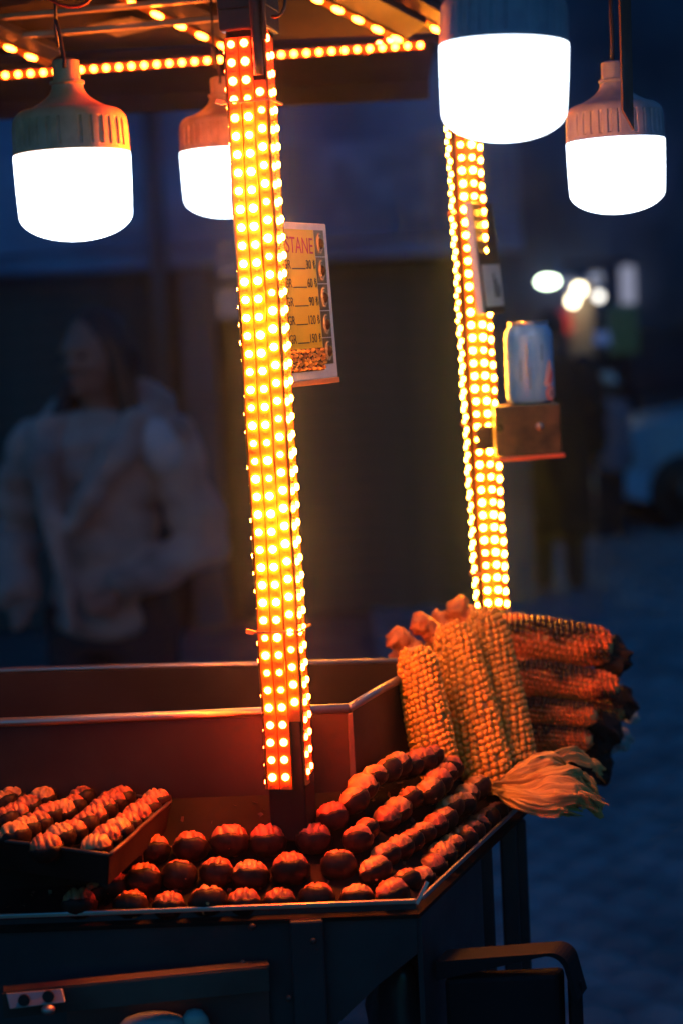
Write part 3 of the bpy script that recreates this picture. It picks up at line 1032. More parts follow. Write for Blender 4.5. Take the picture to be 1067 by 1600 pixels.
# ---- loose tray of chestnuts at the left
TA, TB, TC = P(172, 1336, 1.665), P(0, 1312, 1.735), P(268, 1251, 1.825)
e1 = TB - TA
e2 = TC - TA
tn = e2.cross(e1).normalized()
if tn.z < 0:
    tn = -tn
TB2 = TA + e1 * 1.9
TD = TC + e1 * 1.9
tray = MB()
dp = .030
cen_t = (TA + TB2 + TC + TD) / 4
rim = [TA, TB2, TD, TC]
bot_ = [cen_t + (p - cen_t) * .94 - tn * dp for p in rim]
for i in range(4):
    j = (i + 1) % 4
    a, b, c, d = rim[i], rim[j], bot_[j], bot_[i]
    inw = ((cen_t - (a + b) / 2)).normalized() * .0016
    tray.hexa([a, b, c, d], [a + inw, b + inw, c + inw, d + inw])
tray.hexa(bot_, [p + tn * .0016 for p in bot_])
tr = empty('chestnut_tray', cen_t - tn * dp, 'small battered metal tray full of chestnuts at the left', 'tray')
tray.build('pan', M['soot'], tr)
for i in range(4):
    a, b = rim[i], rim[(i + 1) % 4]
    pts = [a.lerp(b, k / 8) + Vector((random.uniform(-1, 1), random.uniform(-1, 1), random.uniform(-1, 1))) * .0006 for k in range(9)]
    MB().tube(pts, .0018, 8).build('rim', M['steel_used'], tr, smooth=True)
MB().box(cen_t - tn * dp - ZU * .028, (.20, .10, .05)).build('support_block', M['soot'], cart)
tray_px = [
    ('row along the right edge', [(150, 1313), (166, 1298), (183, 1289), (198, 1278), (214, 1266), (229, 1254), (243, 1243)]),
    ('second row from the right edge', [(72, 1314), (93, 1298), (112, 1290), (131, 1279), (146, 1268), (160, 1256), (174, 1246), (188, 1239)]),
    ('third row from the right edge', [(22, 1296), (39, 1286), (58, 1278), (76, 1264), (97, 1259), (113, 1252), (127, 1238), (141, 1224)]),
    ('fourth row from the right edge', [(6, 1272), (24, 1264), (42, 1253), (66, 1239), (76, 1227), (94, 1216)]),
    ('row at the left end', [(4, 1246), (20, 1236), (38, 1228), (8, 1220), (18, 1207), (40, 1214)]),
]
p0 = TA + tn * .006
for nm, pts in tray_px:
    for i, (a, b) in enumerate(pts):
        p = PP(a, b, p0, tn) - tn * .006
        chestnut(p, R(random.uniform(-15, 25)), Vector((.4, .9, 0)), R(random.uniform(-32, -4)),
                 'tray chestnut, %s from front, %s' % (ORD[i], nm), 'roasted chestnuts in the small tray', random.uniform(.92, 1.08))

# ------------------------------------------------------------------ corn
def kernel_unit():
    b = MB()
    b.ell((0, 0, 0), 1, 1, 1, 8, 5)
    vs = []
    for v in b.v:
        w_ = Vector([math.copysign(abs(c) ** .72, c) for c in v])
        vs.append(w_)
    return vs, b.f


KU = kernel_unit()


def corn(base, tip, rad, km, label, rows=15, seed=1, taper=.78, group=None, bite=None):
    random.seed(seed)
    ax = tip - base
    L = ax.length
    ax.normalize()
    o = empty('corn_cob', base, label, 'corn cob', group)
    ref = Vector((0, -1, 0))
    x = (ref - ax * ref.dot(ax)).normalized()
    y = ax.cross(x)

    def rfun(t):
        return rad * (1 - (1 - taper) * max(0, t - .45) / .55 * 1.0) * (min(1, .80 + t * 1.6)) * math.sqrt(max(.06, 1 - (max(0, (t - .84) / .17)) ** 2))
    core = MB()
    core.tube([base + ax * L * t for t in (0, .05, .2, .5, .8, .93, .99)], [rad * .5, rfun(.05) * .83, rfun(.2) * .83, rfun(.5) * .83, rfun(.8) * .83, rfun(.93) * .80, rad * .25], 16)
    core.build('core', M['corn_core'], o, smooth=True)
    kb = MB()
    rows = int(rows * 1.36)
    step = rad * 2 * math.pi / rows * .86
    n = int(L / step)
    ph = random.uniform(0, 6)
    for r_ in range(rows):
        a0 = 2 * math.pi * r_ / rows + ph
        for k in range(n):
            t = (k + .5 + (.22 * r_) % 1.0) / (n + 1.0)
            a = a0 + .22 * math.sin(t * 3 + seed) + .05 * math.sin(t * 17 + r_ * 1.3) + random.uniform(-.012, .012)
            rr_ = rfun(t) * random.uniform(.985, 1.012)
            d = x * math.cos(a) + y * math.sin(a)
            tg = ax.cross(d)
            c = base + ax * (L * t + random.uniform(-.0005, .0005)) + d * (rr_ * .90)
            if random.random() < .012:
                continue
            jj = random.uniform(.88, 1.06)
            sx, sy, sz = rr_ * math.pi / rows * 1.0 * jj, step * .51 * random.uniform(.9, 1.05), rr_ * .135 * random.uniform(.85, 1.15)
            kb.add([c + tg * (v.x * sx) + ax * (v.y * sy) + d * (v.z * sz) for v in KU[0]], KU[1])
    kb.build('kernels', km, o, smooth=True, kind='stuff')
    return o


g1 = 'corn cobs at the corner of the cart'
corn(P(686, 1222, 1.992), P(646, 1008, 2.015), .0245, M['corn'], 'short boiled yellow corn cob standing nearest the bin', 15, 3, .86, g1)
corn(P(768, 1240, 2.035), P(702, 972, 2.11), .0290, M['corn'], 'boiled yellow corn cob in the middle of the standing three', 16, 4, .84, g1)
corn(P(806, 1230, 2.075), P(752, 950, 2.15), .0290, M['corn_dull'], 'duller standing corn cob at the right of the yellow three', 16, 5, .84, g1)
corn(P(735, 1170, 2.20), P(682, 985, 2.24), .025, M['corn'], 'corn cob hidden behind the standing yellow three, only its top showing', 15, 6, .8, g1)
corn(P(765, 992, 2.30), P(958, 1012, 2.26), .0285, M['corn_grill'], 'thickest grilled corn cob on top of the pile', 16, 11, .80, g1)
corn(P(770, 1052, 2.27), P(968, 1075, 2.22), .0225, M['corn_grill'], 'charred grilled corn cob second from the top of the pile', 15, 12, .75, g1)
corn(P(780, 1108, 2.26), P(932, 1118, 2.20), .0185, M['corn_grill'], 'grilled corn cob third from the top of the pile', 14, 13, .75, g1)
corn(P(850, 1100, 2.31), P(976, 1115, 2.29), .0175, M['corn_grill'], 'small grilled corn cob poking out to the right of the pile', 14, 14, .7, g1)
corn(P(785, 1150, 2.25), P(924, 1156, 2.19), .0185, M['corn_grill'], 'grilled corn cob at the bottom of the pile', 14, 15, .75, g1)
# burnt ends and scraps
random.seed(31)


def lump(c, r, m, name, label, cat, seed, sq=(1, 1, 1)):
    b = MB()
    b.ell((0, 0, 0), 1, 1, 1, 18, 12)
    b.v = [c + Vector((v.x * sq[0], v.y * sq[1], v.z * sq[2])) * (r * (1 + .45 * mnoise.noise(v * 1.6 + Vector((seed, 0, 0))) + .25 * mnoise.noise(v * 4 + Vector((seed, 5, 0))))) for v in b.v]
    return b.build(name, m, origin=c, smooth=False, label=label, cat=cat)


for px_, py_, Y, r_, lb in ((955, 1030, 2.28, .022, 'black charred husk end beside the top grilled cob'), (968, 1100, 2.30, .020, 'black charred husk end behind the small grilled cob'),
                            (935, 1140, 2.26, .026, 'black charred husk lump above the dry corn husks'), (925, 1195, 2.26, .024, 'black charred husk lump behind the dry corn husks')):
    lump(P(px_, py_, Y), r_, M['char'], 'charred_husk', lb, 'burnt husk', px_ * .1, (1, .8, 1.1))
M['film'] = mat('film', (.45, .50, .52), .3, col2=(.30, .34, .36), nscale=40)
for px_, py_, Y, r_, lb in ((988, 1122, 2.33, .010, 'small crumpled grey plastic scrap right of the grilled cobs'), (962, 1158, 2.33, .019, 'larger crumpled grey plastic scrap below the grilled cobs')):
    lump(P(px_, py_, Y), r_, M['film'], 'plastic_scrap', lb, 'plastic scrap', px_ * .3, (1, .6, .8))

# knobbly cob stubs behind the standing cobs
def stub(a, b, r, seed, label):
    random.seed(seed)
    m_ = MB()
    N = 26
    pts, rad = [], []
    for i in range(N + 1):
        t = i / N
        pts.append(a.lerp(b, t) + Vector((0, 0, .004 * math.sin(t * 3.1))))
        rad.append(r * (1 - .15 * t) * (.82 + .24 * abs(math.sin(t * 7.5 + seed))) * (1 if 0 < i < N else .45))
    m_.tube(pts, rad, 16)
    m_.v = [v + Vector((mnoise.noise(v * 160), mnoise.noise(v * 160 + Vector((9, 0, 0))), mnoise.noise(v * 160 + Vector((0, 9, 0))))) * .0055 for v in m_.v]
    return m_.build('cob_stub', M['stub'], origin=a, smooth=True, label=label, cat='cob stub', group='peeled cob stubs')


stub(P(665, 1052, 2.19), P(614, 990, 2.17), .0145, 1, 'peeled orange cob stub at the far left of the corn')
stub(P(640, 1060, 2.20), P(616, 1022, 2.19), .012, 6, 'lowest orange cob stub beside the bin rim')
stub(P(700, 1010, 2.22), P(645, 968, 2.20), .0135, 2, 'orange cob stub second from the left of the corn')
stub(P(725, 1000, 2.25), P(675, 962, 2.26), .0125, 3, 'orange cob stub behind the middle standing cob')
stub(P(752, 1010, 2.26), P(708, 942, 2.24), .0150, 4, 'tallest orange cob stub just left of the back LED pole')

# dry husks spilling over the corner
def vein_nodes(m):
    n = m.node_tree
    b = n.nodes["Principled BSDF"]
    a = n.nodes.new("ShaderNodeAttribute")
    a.attribute_name = 'across'
    mu = n.nodes.new("ShaderNodeMath")
    mu.operation = 'MULTIPLY'
    mu.inputs[1].default_value = 26
    n.links.new(a.outputs['Fac'], mu.inputs[0])
    nz = n.nodes.new("ShaderNodeTexNoise")
    nz.noise_dimensions = '1D'
    nz.inputs['Scale'].default_value = 1.0
    nz.inputs['Detail'].default_value = 4
    n.links.new(mu.outputs[0], nz.inputs['W'])
    bp = n.nodes.new("ShaderNodeBump")
    bp.inputs['Strength'].default_value = 1.0
    bp.inputs['Distance'].default_value = .0010
    n.links.new(nz.outputs[0], bp.inputs['Height'])
    n.links.new(bp.outputs[0], b.inputs['Normal'])
    cr = n.nodes.new("ShaderNodeMix")
    cr.data_type = 'RGBA'
    cr.inputs[6].default_value = (.44, .28, .08, 1)
    cr.inputs[7].default_value = (.66, .45, .15, 1)
    mr = n.nodes.new("ShaderNodeMapRange")
    mr.inputs[1].default_value = .36
    mr.inputs[2].default_value = .58
    n.links.new(nz.outputs[0], mr.inputs[0])
    n.links.new(mr.outputs[0], cr.inputs[0])
    n.links.new(cr.outputs[2], b.inputs['Base Color'])


vein_nodes(M['husk'])


def husk_leaf(pts, wd, seed, par, curl=.5, roll=0.0):
    N, K = 26, 20
    b = MB()
    top, bot2 = [], []
    P0 = [Vector(p) for p in pts]
    for i in range(N + 1):
        t = i / N
        f = t * (len(P0) - 1)
        k = min(int(f), len(P0) - 2)
        u = f - k
        pm, pp, pn, pq = P0[max(k - 1, 0)], P0[k], P0[k + 1], P0[min(k + 2, len(P0) - 1)]
        c = .5 * ((2 * pp) + (pn - pm) * u + (2 * pm - 5 * pp + 4 * pn - pq) * u * u + (3 * pp - pm - 3 * pn + pq) * u ** 3)
        d = (pn - pp).normalized()
        s_ = d.cross(Vector((0, -.75, .66))).normalized()
        s_ = Quaternion(d, roll + .9 * t * math.sin(seed * 1.7)) @ s_
        n_ = s_.cross(d).normalized()
        if n_.y > 0:
            n_ = -n_
        w_ = .74 * wd * (.30 + .95 * math.sin(math.pi * min(1, .08 + t * .62)) ** .8)
        for j in range(K + 1):
            q_ = j / K * 2 - 1
            rip = .0004 * math.sin(q_ * 34 + seed) + .0008 * math.sin(q_ * 9 + seed + 2.5 * mnoise.noise(Vector((t * 2, seed, 0)))) * (.4 + t) + .0075 * mnoise.noise(Vector((q_ * 2.2 + seed, t * 5, seed))) + .0028 * mnoise.noise(Vector((q_ * 5 + seed, t * 13, seed + 3)))
            endr = (.022 * mnoise.noise(Vector((q_ * 3.5, seed * 3.1, 2))) + .016 * mnoise.noise(Vector((q_ * 12, seed, 4)))) * max(0, t - .62) / .38
            p = c + s_ * (q_ * w_ / 2) + n_ * (curl * w_ * (.22 - q_ * q_ * .62) + rip) + d * endr
            top.append(p)
            bot2.append(p - n_ * .0006)
    W1 = K + 1
    n1 = len(top)
    fs = []
    for i in range(N):
        for j in range(K):
            q_ = (i * W1 + j, i * W1 + j + 1, (i + 1) * W1 + j + 1, (i + 1) * W1 + j)
            fs += [q_, tuple(n1 + x for x in reversed(q_))]
    b.add(top + bot2, fs)
    lf = b.build('husk_leaf', M['husk'], par, smooth=True)
    at = lf.data.attributes.new('across', 'FLOAT', 'POINT')
    at.data.foreach_set('value', [(i % W1) / K + seed for i in range(n1)] * 2)
    return lf


hroot = P(768, 1228, 2.0)
hk = empty('corn_husk_bundle', hroot, 'dry pale corn husks spilling over the cart corner', 'corn husk')
hv = lambda dx, dy: hroot + Vector((dx, 0, dy))
husk_leaf([hv(.01, .004), P(800, 1212, 1.995), P(836, 1194, 1.99), P(866, 1190, 2.0), P(884, 1206, 2.02)], .026, 1.0, hk, .8, -.2)
husk_leaf([hv(.0, .0), P(815, 1222, 1.98), P(858, 1208, 1.965), P(895, 1204, 1.975), P(912, 1220, 1.99)], .024, 2.3, hk, .9, .3)
husk_leaf([hv(.0, -.002), P(815, 1232, 1.97), P(868, 1220, 1.96), P(905, 1230, 1.965), P(922, 1250, 1.98)], .026, 3.1, hk, .8, .1)
husk_leaf([hv(.005, -.004), P(812, 1240, 1.965), P(862, 1240, 1.955), P(905, 1240, 1.96), P(928, 1252, 1.965)], .021, 4.4, hk, .9, -.5)
husk_leaf([hv(.01, -.010), P(806, 1252, 1.962), P(845, 1262, 1.955), P(880, 1262, 1.96), P(902, 1268, 1.97)], .022, 5.2, hk, .7, .35)
husk_leaf([hv(.03, .01), P(840, 1200, 2.03), P(885, 1176, 2.05), P(918, 1184, 2.07), P(934, 1200, 2.08)], .022, 6.6, hk, .6, .2)
husk_leaf([hv(.02, .0), P(835, 1214, 2.0), P(885, 1206, 1.995), P(920, 1222, 1.995), P(930, 1246, 2.0)], .022, 7.9, hk, 1.0, -.7)
husk_leaf([hv(.02, -.006), P(830, 1246, 1.985), P(875, 1254, 1.98), P(905, 1252, 1.985), P(922, 1264, 1.99)], .018, 8.5, hk, 1.0, .7)
husk_leaf([hv(.03, .0), P(845, 1226, 2.02), P(890, 1228, 2.02), P(922, 1238, 2.02), P(936, 1262, 2.03)], .024, 9.7, hk, .7, -.1)

# ------------------------------------------------------------------ things below and beside the cart
def blob(c, r, name, m, seed, sq, label, cat, amp=.35, freq=2.0, res=(24, 16)):
    b = MB()
    b.ell((0, 0, 0), 1, 1, 1, *res)
    out = []
    for v in b.v:
        f = 1 + amp * (mnoise.noise(v * freq + Vector((seed, 0, 0)))) + amp * .6 * abs(mnoise.noise(Vector((v.x * 6, v.y * 6, v.z * 1.2)) + Vector((seed, 3, 0))))
        out.append(c + Vector((v.x * sq[0], v.y * sq[1], v.z * sq[2])) * (r * f))
    b.v = out
    return b.build(name, m, origin=c - Vector((0, 0, r * sq[2])), smooth=True, label=label, cat=cat)


M['bag'] = mat('bag', (.03, .034, .04), .3, bump=.5, bscale=40)
bg_ = blob(P(632, 1600, 1.80), .075, 'plastic_bag', M['bag'], 4.2, (.42, .4, 1.15), 'black plastic bag hanging below the cart corner', 'bag')
b_hook = P(640, 1470, 1.80)
MB().tube([P(636, 1545, 1.80), P(640, 1500, 1.80), b_hook], [.010, .006, .003], 10).build('bag_neck', M['bag'], bg_, smooth=True)
M['pot'] = mat('pot', (.30, .36, .36), .4, .3, col2=(.2, .25, .25), nscale=30)
for px_, py_, rx, rz_, lb in ((240, 1597, .030, .009, 'dull flat pot lid below the front hinge bar'), (306, 1604, .014, .017, 'small rounded grey cup beside the pot lid')):
    c = P(px_, py_, 1.683)
    b = MB()
    b.lathe([(.0001, rz_), (rx * .5, rz_ * .9), (rx * .85, rz_ * .5), (rx, 0), (rx * .98, -rz_), (.0001, -rz_)], 24, c)
    b.v = [Vector((v.x, c.y + (v.y - c.y) * .45, v.z)) for v in b.v]
    b.build('pot_lid' if rx > .02 else 'cup', M['pot'], origin=c - ZU * rz_, smooth=True, label=lb, cat='lid' if rx > .02 else 'cup')
MB().box(P(270, 1632, 1.683) - ZU * .004, (.16, .028, .006)).build('ledge', M['cart_paint'], cart)

# dark bin with a hanging flap lid right of the cart
YW = 1.735
z1 = P(790, 1492, YW).z
l_, r_b = P(690, 1492, YW), P(872, 1488, YW)
binr = empty('litter_bin', ((l_.x + r_b.x) / 2 + .04, YW + .13, 0), 'shallow dark litter bin with a curved lid right of the cart', 'bin')
M['bin_plastic'] = mat('bin_plastic', (.012, .015, .019), .6, col2=(.008, .010, .013), nscale=12, bump=.1, spec=.12)


def sh(x, y, z):          # the bin stands parallel to the cart's side
    return Vector((x + (y - YW) * dirS.x / dirS.y, y, z))


MB().hexa([sh(l_.x + .008, YW + .01, 0), sh(r_b.x - .012, YW + .01, 0), sh(r_b.x - .012, YW + .02, 0), sh(l_.x + .008, YW + .02, 0)],
          [sh(l_.x, YW, z1 - .02), sh(r_b.x, YW, z1 - .02), sh(r_b.x, YW + .022, z1 - .02), sh(l_.x, YW + .022, z1 - .02)]).build('body', M['bin_plastic'], binr, bev=.006)
fp_ = [(l_.x - .003, z1 - .018), (l_.x - .003, z1), (r_b.x - .006, z1 + .003)]
for k in range(7):
    a = k / 6 * R(72)
    fp_.append((r_b.x - .006 + .018 * math.sin(a), z1 + .003 - .018 * (1 - math.cos(a))))
fp_.append((fp_[-1][0] + .008, fp_[-1][1] - .034))
bt_ = [(x - .004, z - .003) for x, z in reversed(fp_[2:])]
poly = fp_ + bt_
MB().hexa([sh(x, YW - .01, z) for x, z in poly], [sh(x, YW + .024, z) for x, z in poly]).build('flap_lid', M['bin_plastic'], binr)
MB().bar(sh(r_b.x + .010, YW + .015, 0), sh(r_b.x + .010, YW + .015, z1 - .03), .012, .02, up=(0, 1, 0)).build('side_post', M['bin_plastic'], binr, bev=.002)

# ------------------------------------------------------------------ people
def remeshed(mb, name, m, parent, voxel=.014, smooth=6, disp=None):
    me = mb.mesh(name, None)
    o = bpy.data.objects.new(name, me)
    COL.objects.link(o)
    md = o.modifiers.new('r', 'REMESH')
    md.mode = 'VOXEL'
    md.voxel_size = voxel
    sm_ = o.modifiers.new('s', 'SMOOTH')
    sm_.factor = .5
    sm_.iterations = smooth
    dg = bpy.context.evaluated_depsgraph_get()
    nm = bpy.data.meshes.new_from_object(o.evaluated_get(dg))
    bpy.data.objects.remove(o)
    if disp:
        ns = [v.normal.copy() for v in nm.vertices]
        for v, n_ in zip(nm.vertices, ns):
            v.co = v.co + n_ * disp(v.co)
    nm.materials.clear()
    nm.materials.append(m)
    nm.name = name
    nm.polygons.foreach_set("use_smooth", [True] * len(nm.polygons))
    ob = bpy.data.objects.new(name, nm)
    COL.objects.link(ob)
    ob.parent = parent
    ORG[ob.name] = ORG[parent.name]
    return ob


M['skin'] = mat('skin', (.27, .165, .125), .5, col2=(.22, .125, .095), nscale=12)
M['hair'] = mat('hair', (.02, .015, .014), .5, bump=.4, bscale=80)
M['eye'] = mat('eye', (.03, .02, .02), .15)
M['lip'] = mat('lip', (.36, .13, .12), .5)
M['trousers'] = mat('trousers', (.025, .028, .04), .85, bump=.2, bscale=60)
M['shoe'] = mat('shoe', (.02, .02, .022), .5)


def figure(label, foot, yaw, H, coat_m, pose, hood=True, hair_long=True, cap=None, head_turn=0, hem=.86, bulk=1.0, tw=1.0):
    """Standing person; local frame faces -Y, built in metres and scaled to height H."""
    k = H / 1.75
    o = empty('person', foot, label, 'person')
    o.rotation_euler = (0, 0, yaw)
    o.scale = (k,) * 3
    ORG[o.name] = Vector((0, 0, 0))
    hr = Matrix.Rotation(head_turn, 3, 'Z') @ Matrix.Rotation(R(6), 3, 'X')
    hc = Vector((0, -.015, 1.625))

    def hp_(x, y, z):
        return hc + hr @ Vector((x, y, z))
    b = MB()
    b.ell(hc, .076, .096, .118, 20, 14, hr)
    b.ell(hp_(0, -.020, -.055), .058, .068, .062, 16, 10, hr)          # jaw
    b.tube([hp_(0, -.088, .022), hp_(0, -.104, -.012), hp_(0, -.112, -.022)], [.008, .012, .015], 8)     # nose
    b.tube([hp_(-.052, -.078, .030), hp_(0, -.094, .034), hp_(.052, -.078, .030)], .010, 8)              # brow
    b.ell(hp_(0, -.088, -.088), .020, .014, .014, 10, 8, hr)           # chin
    b.ell(hp_(0, -.086, -.056), .024, .012, .010, 10, 8, hr)           # mouth
    for s_ in (-1, 1):
        b.ell(hp_(s_ * .078, .008, -.005), .010, .020, .030, 10, 8, hr)
        b.ell(hp_(s_ * .040, -.070, -.020), .022, .018, .018, 10, 8, hr)
    b.tube([(0, .02, 1.36), (0, .012, 1.46), (0, 0, 1.56)], [.070, .056, .056], 14)
    b.tube([(0, 0, .86), (0, 0, .95), (0, 0, 1.12), (0, 0, 1.30), (0, .01, 1.40), (0, .015, 1.45)], [(.15, .11), (.165, .12), (.13, .10), (.165, .115), (.15, .09), (.07, .06)], 20, ref=(0, 1, 0))
    for sh, el, wr in pose:
        b.tube([sh, Vector(sh).lerp(Vector(el), .5), el], [.052, .046, .038], 12)
        b.tube([el, Vector(el).lerp(Vector(wr), .4), wr], [.040, .038, .026], 12)
        d = (Vector(wr) - Vector(el)).normalized()
        pc = Vector(wr) + d * .045
        b.ell(pc, .036, .020, .045, 12, 8, Vector((0, 0, -1)).rotation_difference(d).to_matrix())
        lat = d.cross(Vector((0, 1, 0))).normalized()
        for f, ln in ((-.026, .050), (-.009, .060), (.009, .056), (.026, .044)):
            b.tube([pc + lat * f + d * .03, pc + lat * f + d * (.03 + ln * .6) + Vector((0, -.004, 0)), pc + lat * f + d * (.03 + ln) + Vector((0, .010, 0))], [.0095, .009, .008], 8)
        b.tube([pc + lat * .02 - d * .02, pc + lat * .05 + d * .01, pc + lat * .056 + d * .035], [.012, .011, .009], 8)
    for s_ in (-1, 1):
        b.tube([(s_ * .085, 0, .93), (s_ * .098, -.005, .70), (s_ * .10, -.01, .50), (s_ * .10, .01, .30), (s_ * .10, .02, .09)], [.092, .078, .056, .052, .036], 14)
    body = remeshed(b, 'body', M['skin'], o, .011, 3)
    # trousers and shoes
    t = MB()
    t.tube([(0, 0, .82), (0, 0, .90), (0, 0, 1.02)], [(.165, .125), (.178, .132), (.16, .12)], 18, ref=(0, 1, 0))
    for s_ in (-1, 1):
        t.tube([(s_ * .085, 0, .93), (s_ * .098, -.005, .70), (s_ * .10, -.01, .50), (s_ * .10, .01, .30), (s_ * .10, .015, .07)], [.105, .092, .074, .070, .062], 14)
    remeshed(t, 'trousers', M['trousers'], o, .018, 4, lambda c: .006 * mnoise.noise(Vector((c.x * 10, c.y * 10, c.z * 18))))
    for s_ in (-1, 1):
        sh_ = MB()
        sh_.ell((s_ * .105, -.055, .045), .048, .135, .045, 16, 10)
        sh_.ell((s_ * .102, .03, .07), .045, .055, .055, 14, 8)
        remeshed(sh_, 'shoe', M['shoe'], o, .012, 3)
    # coat
    c = MB()
    W_ = bulk
    c.tube([(0, 0, hem), (0, 0, hem + .04), (0, 0, 1.04), (0, 0, 1.20), (0, .005, 1.34), (0, .01, 1.42), (0, .012, 1.47)],
           [(.205 * W_ * tw, .155 * W_), (.222 * W_ * tw, .17 * W_), (.212 * W_ * tw, .17 * W_), (.205 * W_ * tw, .165 * W_), (.20 * W_, .14 * W_), (.155, .115), (.095, .09)], 26, ref=(0, 1, 0))
    for sh, el, wr in pose:
        sh, el, wr = Vector(sh), Vector(el), Vector(wr)
        c.ell(sh, .088 * W_, .085 * W_, .085, 14, 10)
        c.tube([sh, sh.lerp(el, .5), el], [.084 * W_, .082 * W_, .072 * W_], 14)
        c.ell(el, .074 * W_, .074 * W_, .074 * W_, 12, 8)
        c.tube([el, el.lerp(wr, .5), wr + (wr - el).normalized() * .02], [.072 * W_, .068 * W_, .054 * W_], 14)
    coat = remeshed(c, 'coat', coat_m, o, .014, 4,
                    lambda v: .020 * mnoise.noise(Vector((v.x * 6, v.y * 6, v.z * 13))) + .011 * abs(math.sin(v.z * 30 + 3 * mnoise.noise(v * 4))))
    if hood:
        hd = MB()
        ring = []
        for i in range(17):
            a = R(-150 + 300 * i / 16) + math.pi / 2
            ring.append((.135 * math.cos(a), .05 + .125 * math.sin(a), 1.455 + .035 * math.sin(a)))
        hd.tube(ring, [.045 + .025 * math.sin(math.pi * i / 16) for i in range(17)], 14)
        hd.tube([(.13, -.05, 1.45), (.10, -.15, 1.36), (.03, -.20, 1.25), (-.03, -.205, 1.16)], [.050, .046, .036, .020], 12)
        hd.tube([(-.13, -.05, 1.45), (-.115, -.15, 1.34), (-.075, -.20, 1.20), (-.05, -.20, 1.05), (-.045, -.195, hem + .03)], [.050, .042, .030, .022, .020], 12)
        remeshed(hd, 'collar', coat_m, coat, .012, 3, lambda v: .012 * mnoise.noise(v * 16))
    # hair, cap and face details
    h = MB()
    h.ell(hp_(0, .022, .028), .087, .094, .105, 20, 12, hr)
    if hair_long:
        for s_ in (-1, 1):
            h.tube([hp_(s_ * .066, .0, .05), hp_(s_ * .086, .005, -.05), (s_ * .098, -.03, 1.46), (s_ * .095, -.08, 1.38)], [.030, .032, .034, .018], 10)
        h.tube([hp_(0, .07, .02), (0, .085, 1.5), (0, .10, 1.38)], [.08, .075, .04], 14)
    hair = remeshed(h, 'hair', M['hair'], o, .012, 3, lambda v: .006 * mnoise.noise(Vector((v.x * 60, v.y * 60, v.z * 8))))
    if cap:
        cm = MB()
        cm.ell(hp_(0, .01, .055), .095, .108, .075, 20, 12, hr)
        cm.ell(hp_(0, -.12, .035), .07, .07, .010, 16, 6, hr)
        remeshed(cm, 'cap', cap, o, .012, 3)
    for s_ in (-1, 1):
        MB().ell(hp_(s_ * .032, -.082, .010), .012, .008, .008, 10, 8).build('eye', M['eye'], o, smooth=True)
    MB().tube([hp_(-.022, -.096, -.056), hp_(0, -.101, -.053), hp_(.022, -.096, -.056)], [.003, .006, .003], 8).build('mouth', M['lip'], o, smooth=True)
    return o


M['coat_beige'] = mat('coat_beige', (.38, .345, .32), .8, col2=(.19, .17, .16), nscale=7, bump=.2, bscale=40, sheen=.3)
M['coat_black'] = mat('coat_black', (.012, .012, .015), .8, bump=.2, bscale=40)
M['coat_pink'] = mat('coat_pink', (.42, .30, .36), .8, col2=(.3, .2, .27), nscale=8)
M['cap_white'] = mat('cap_white', (.80, .80, .84), .7)
M['grey_patch'] = mat('grey_patch', (.42, .50, .54), .8)

fp0 = P(152, 560, 5.2)
pose_main = [((-.20, 0, 1.375), (-.290, .04, 1.12), (-.215, -.13, .985)), ((.20, 0, 1.375), (.278, .02, 1.10), (.10, -.175, 1.005))]
man = figure('person in a puffy grey-beige hooded coat standing with hands in pockets', (fp0.x, 5.2, 0), R(-14), 1.735, M['coat_beige'], pose_main, head_turn=R(-22), bulk=.86, tw=.80)
ptc = MB()
ptc.ell((.185, -.055, 1.375), .062, .06, .085, 16, 10, Matrix.Rotation(R(-25), 3, 'Y'))
ptc.build('shoulder_patch', M['grey_patch'], [c for c in man.children if c.name.startswith('coat')][0], smooth=True)
pose_rest = [((-.19, 0, 1.385), (-.25, .03, 1.12), (-.24, -.05, .88)), ((.19, 0, 1.385), (.25, .03, 1.12), (.24, -.05, .88))]
f2 = P(862, 560, 12.0)
figure('person in a black coat with back turned, behind the drinks can', (f2.x, 12.0, 0), R(165), 1.78, M['coat_black'], pose_rest, hood=False, hair_long=False, hem=.34)
f3 = P(948, 640, 15.0)
figure('small person in a white cap and pink coat near the parked car', (f3.x, 15.0, 0), R(35), 1.32, M['coat_pink'], pose_rest, hood=False, hair_long=True, cap=M['cap_white'], hem=.74)

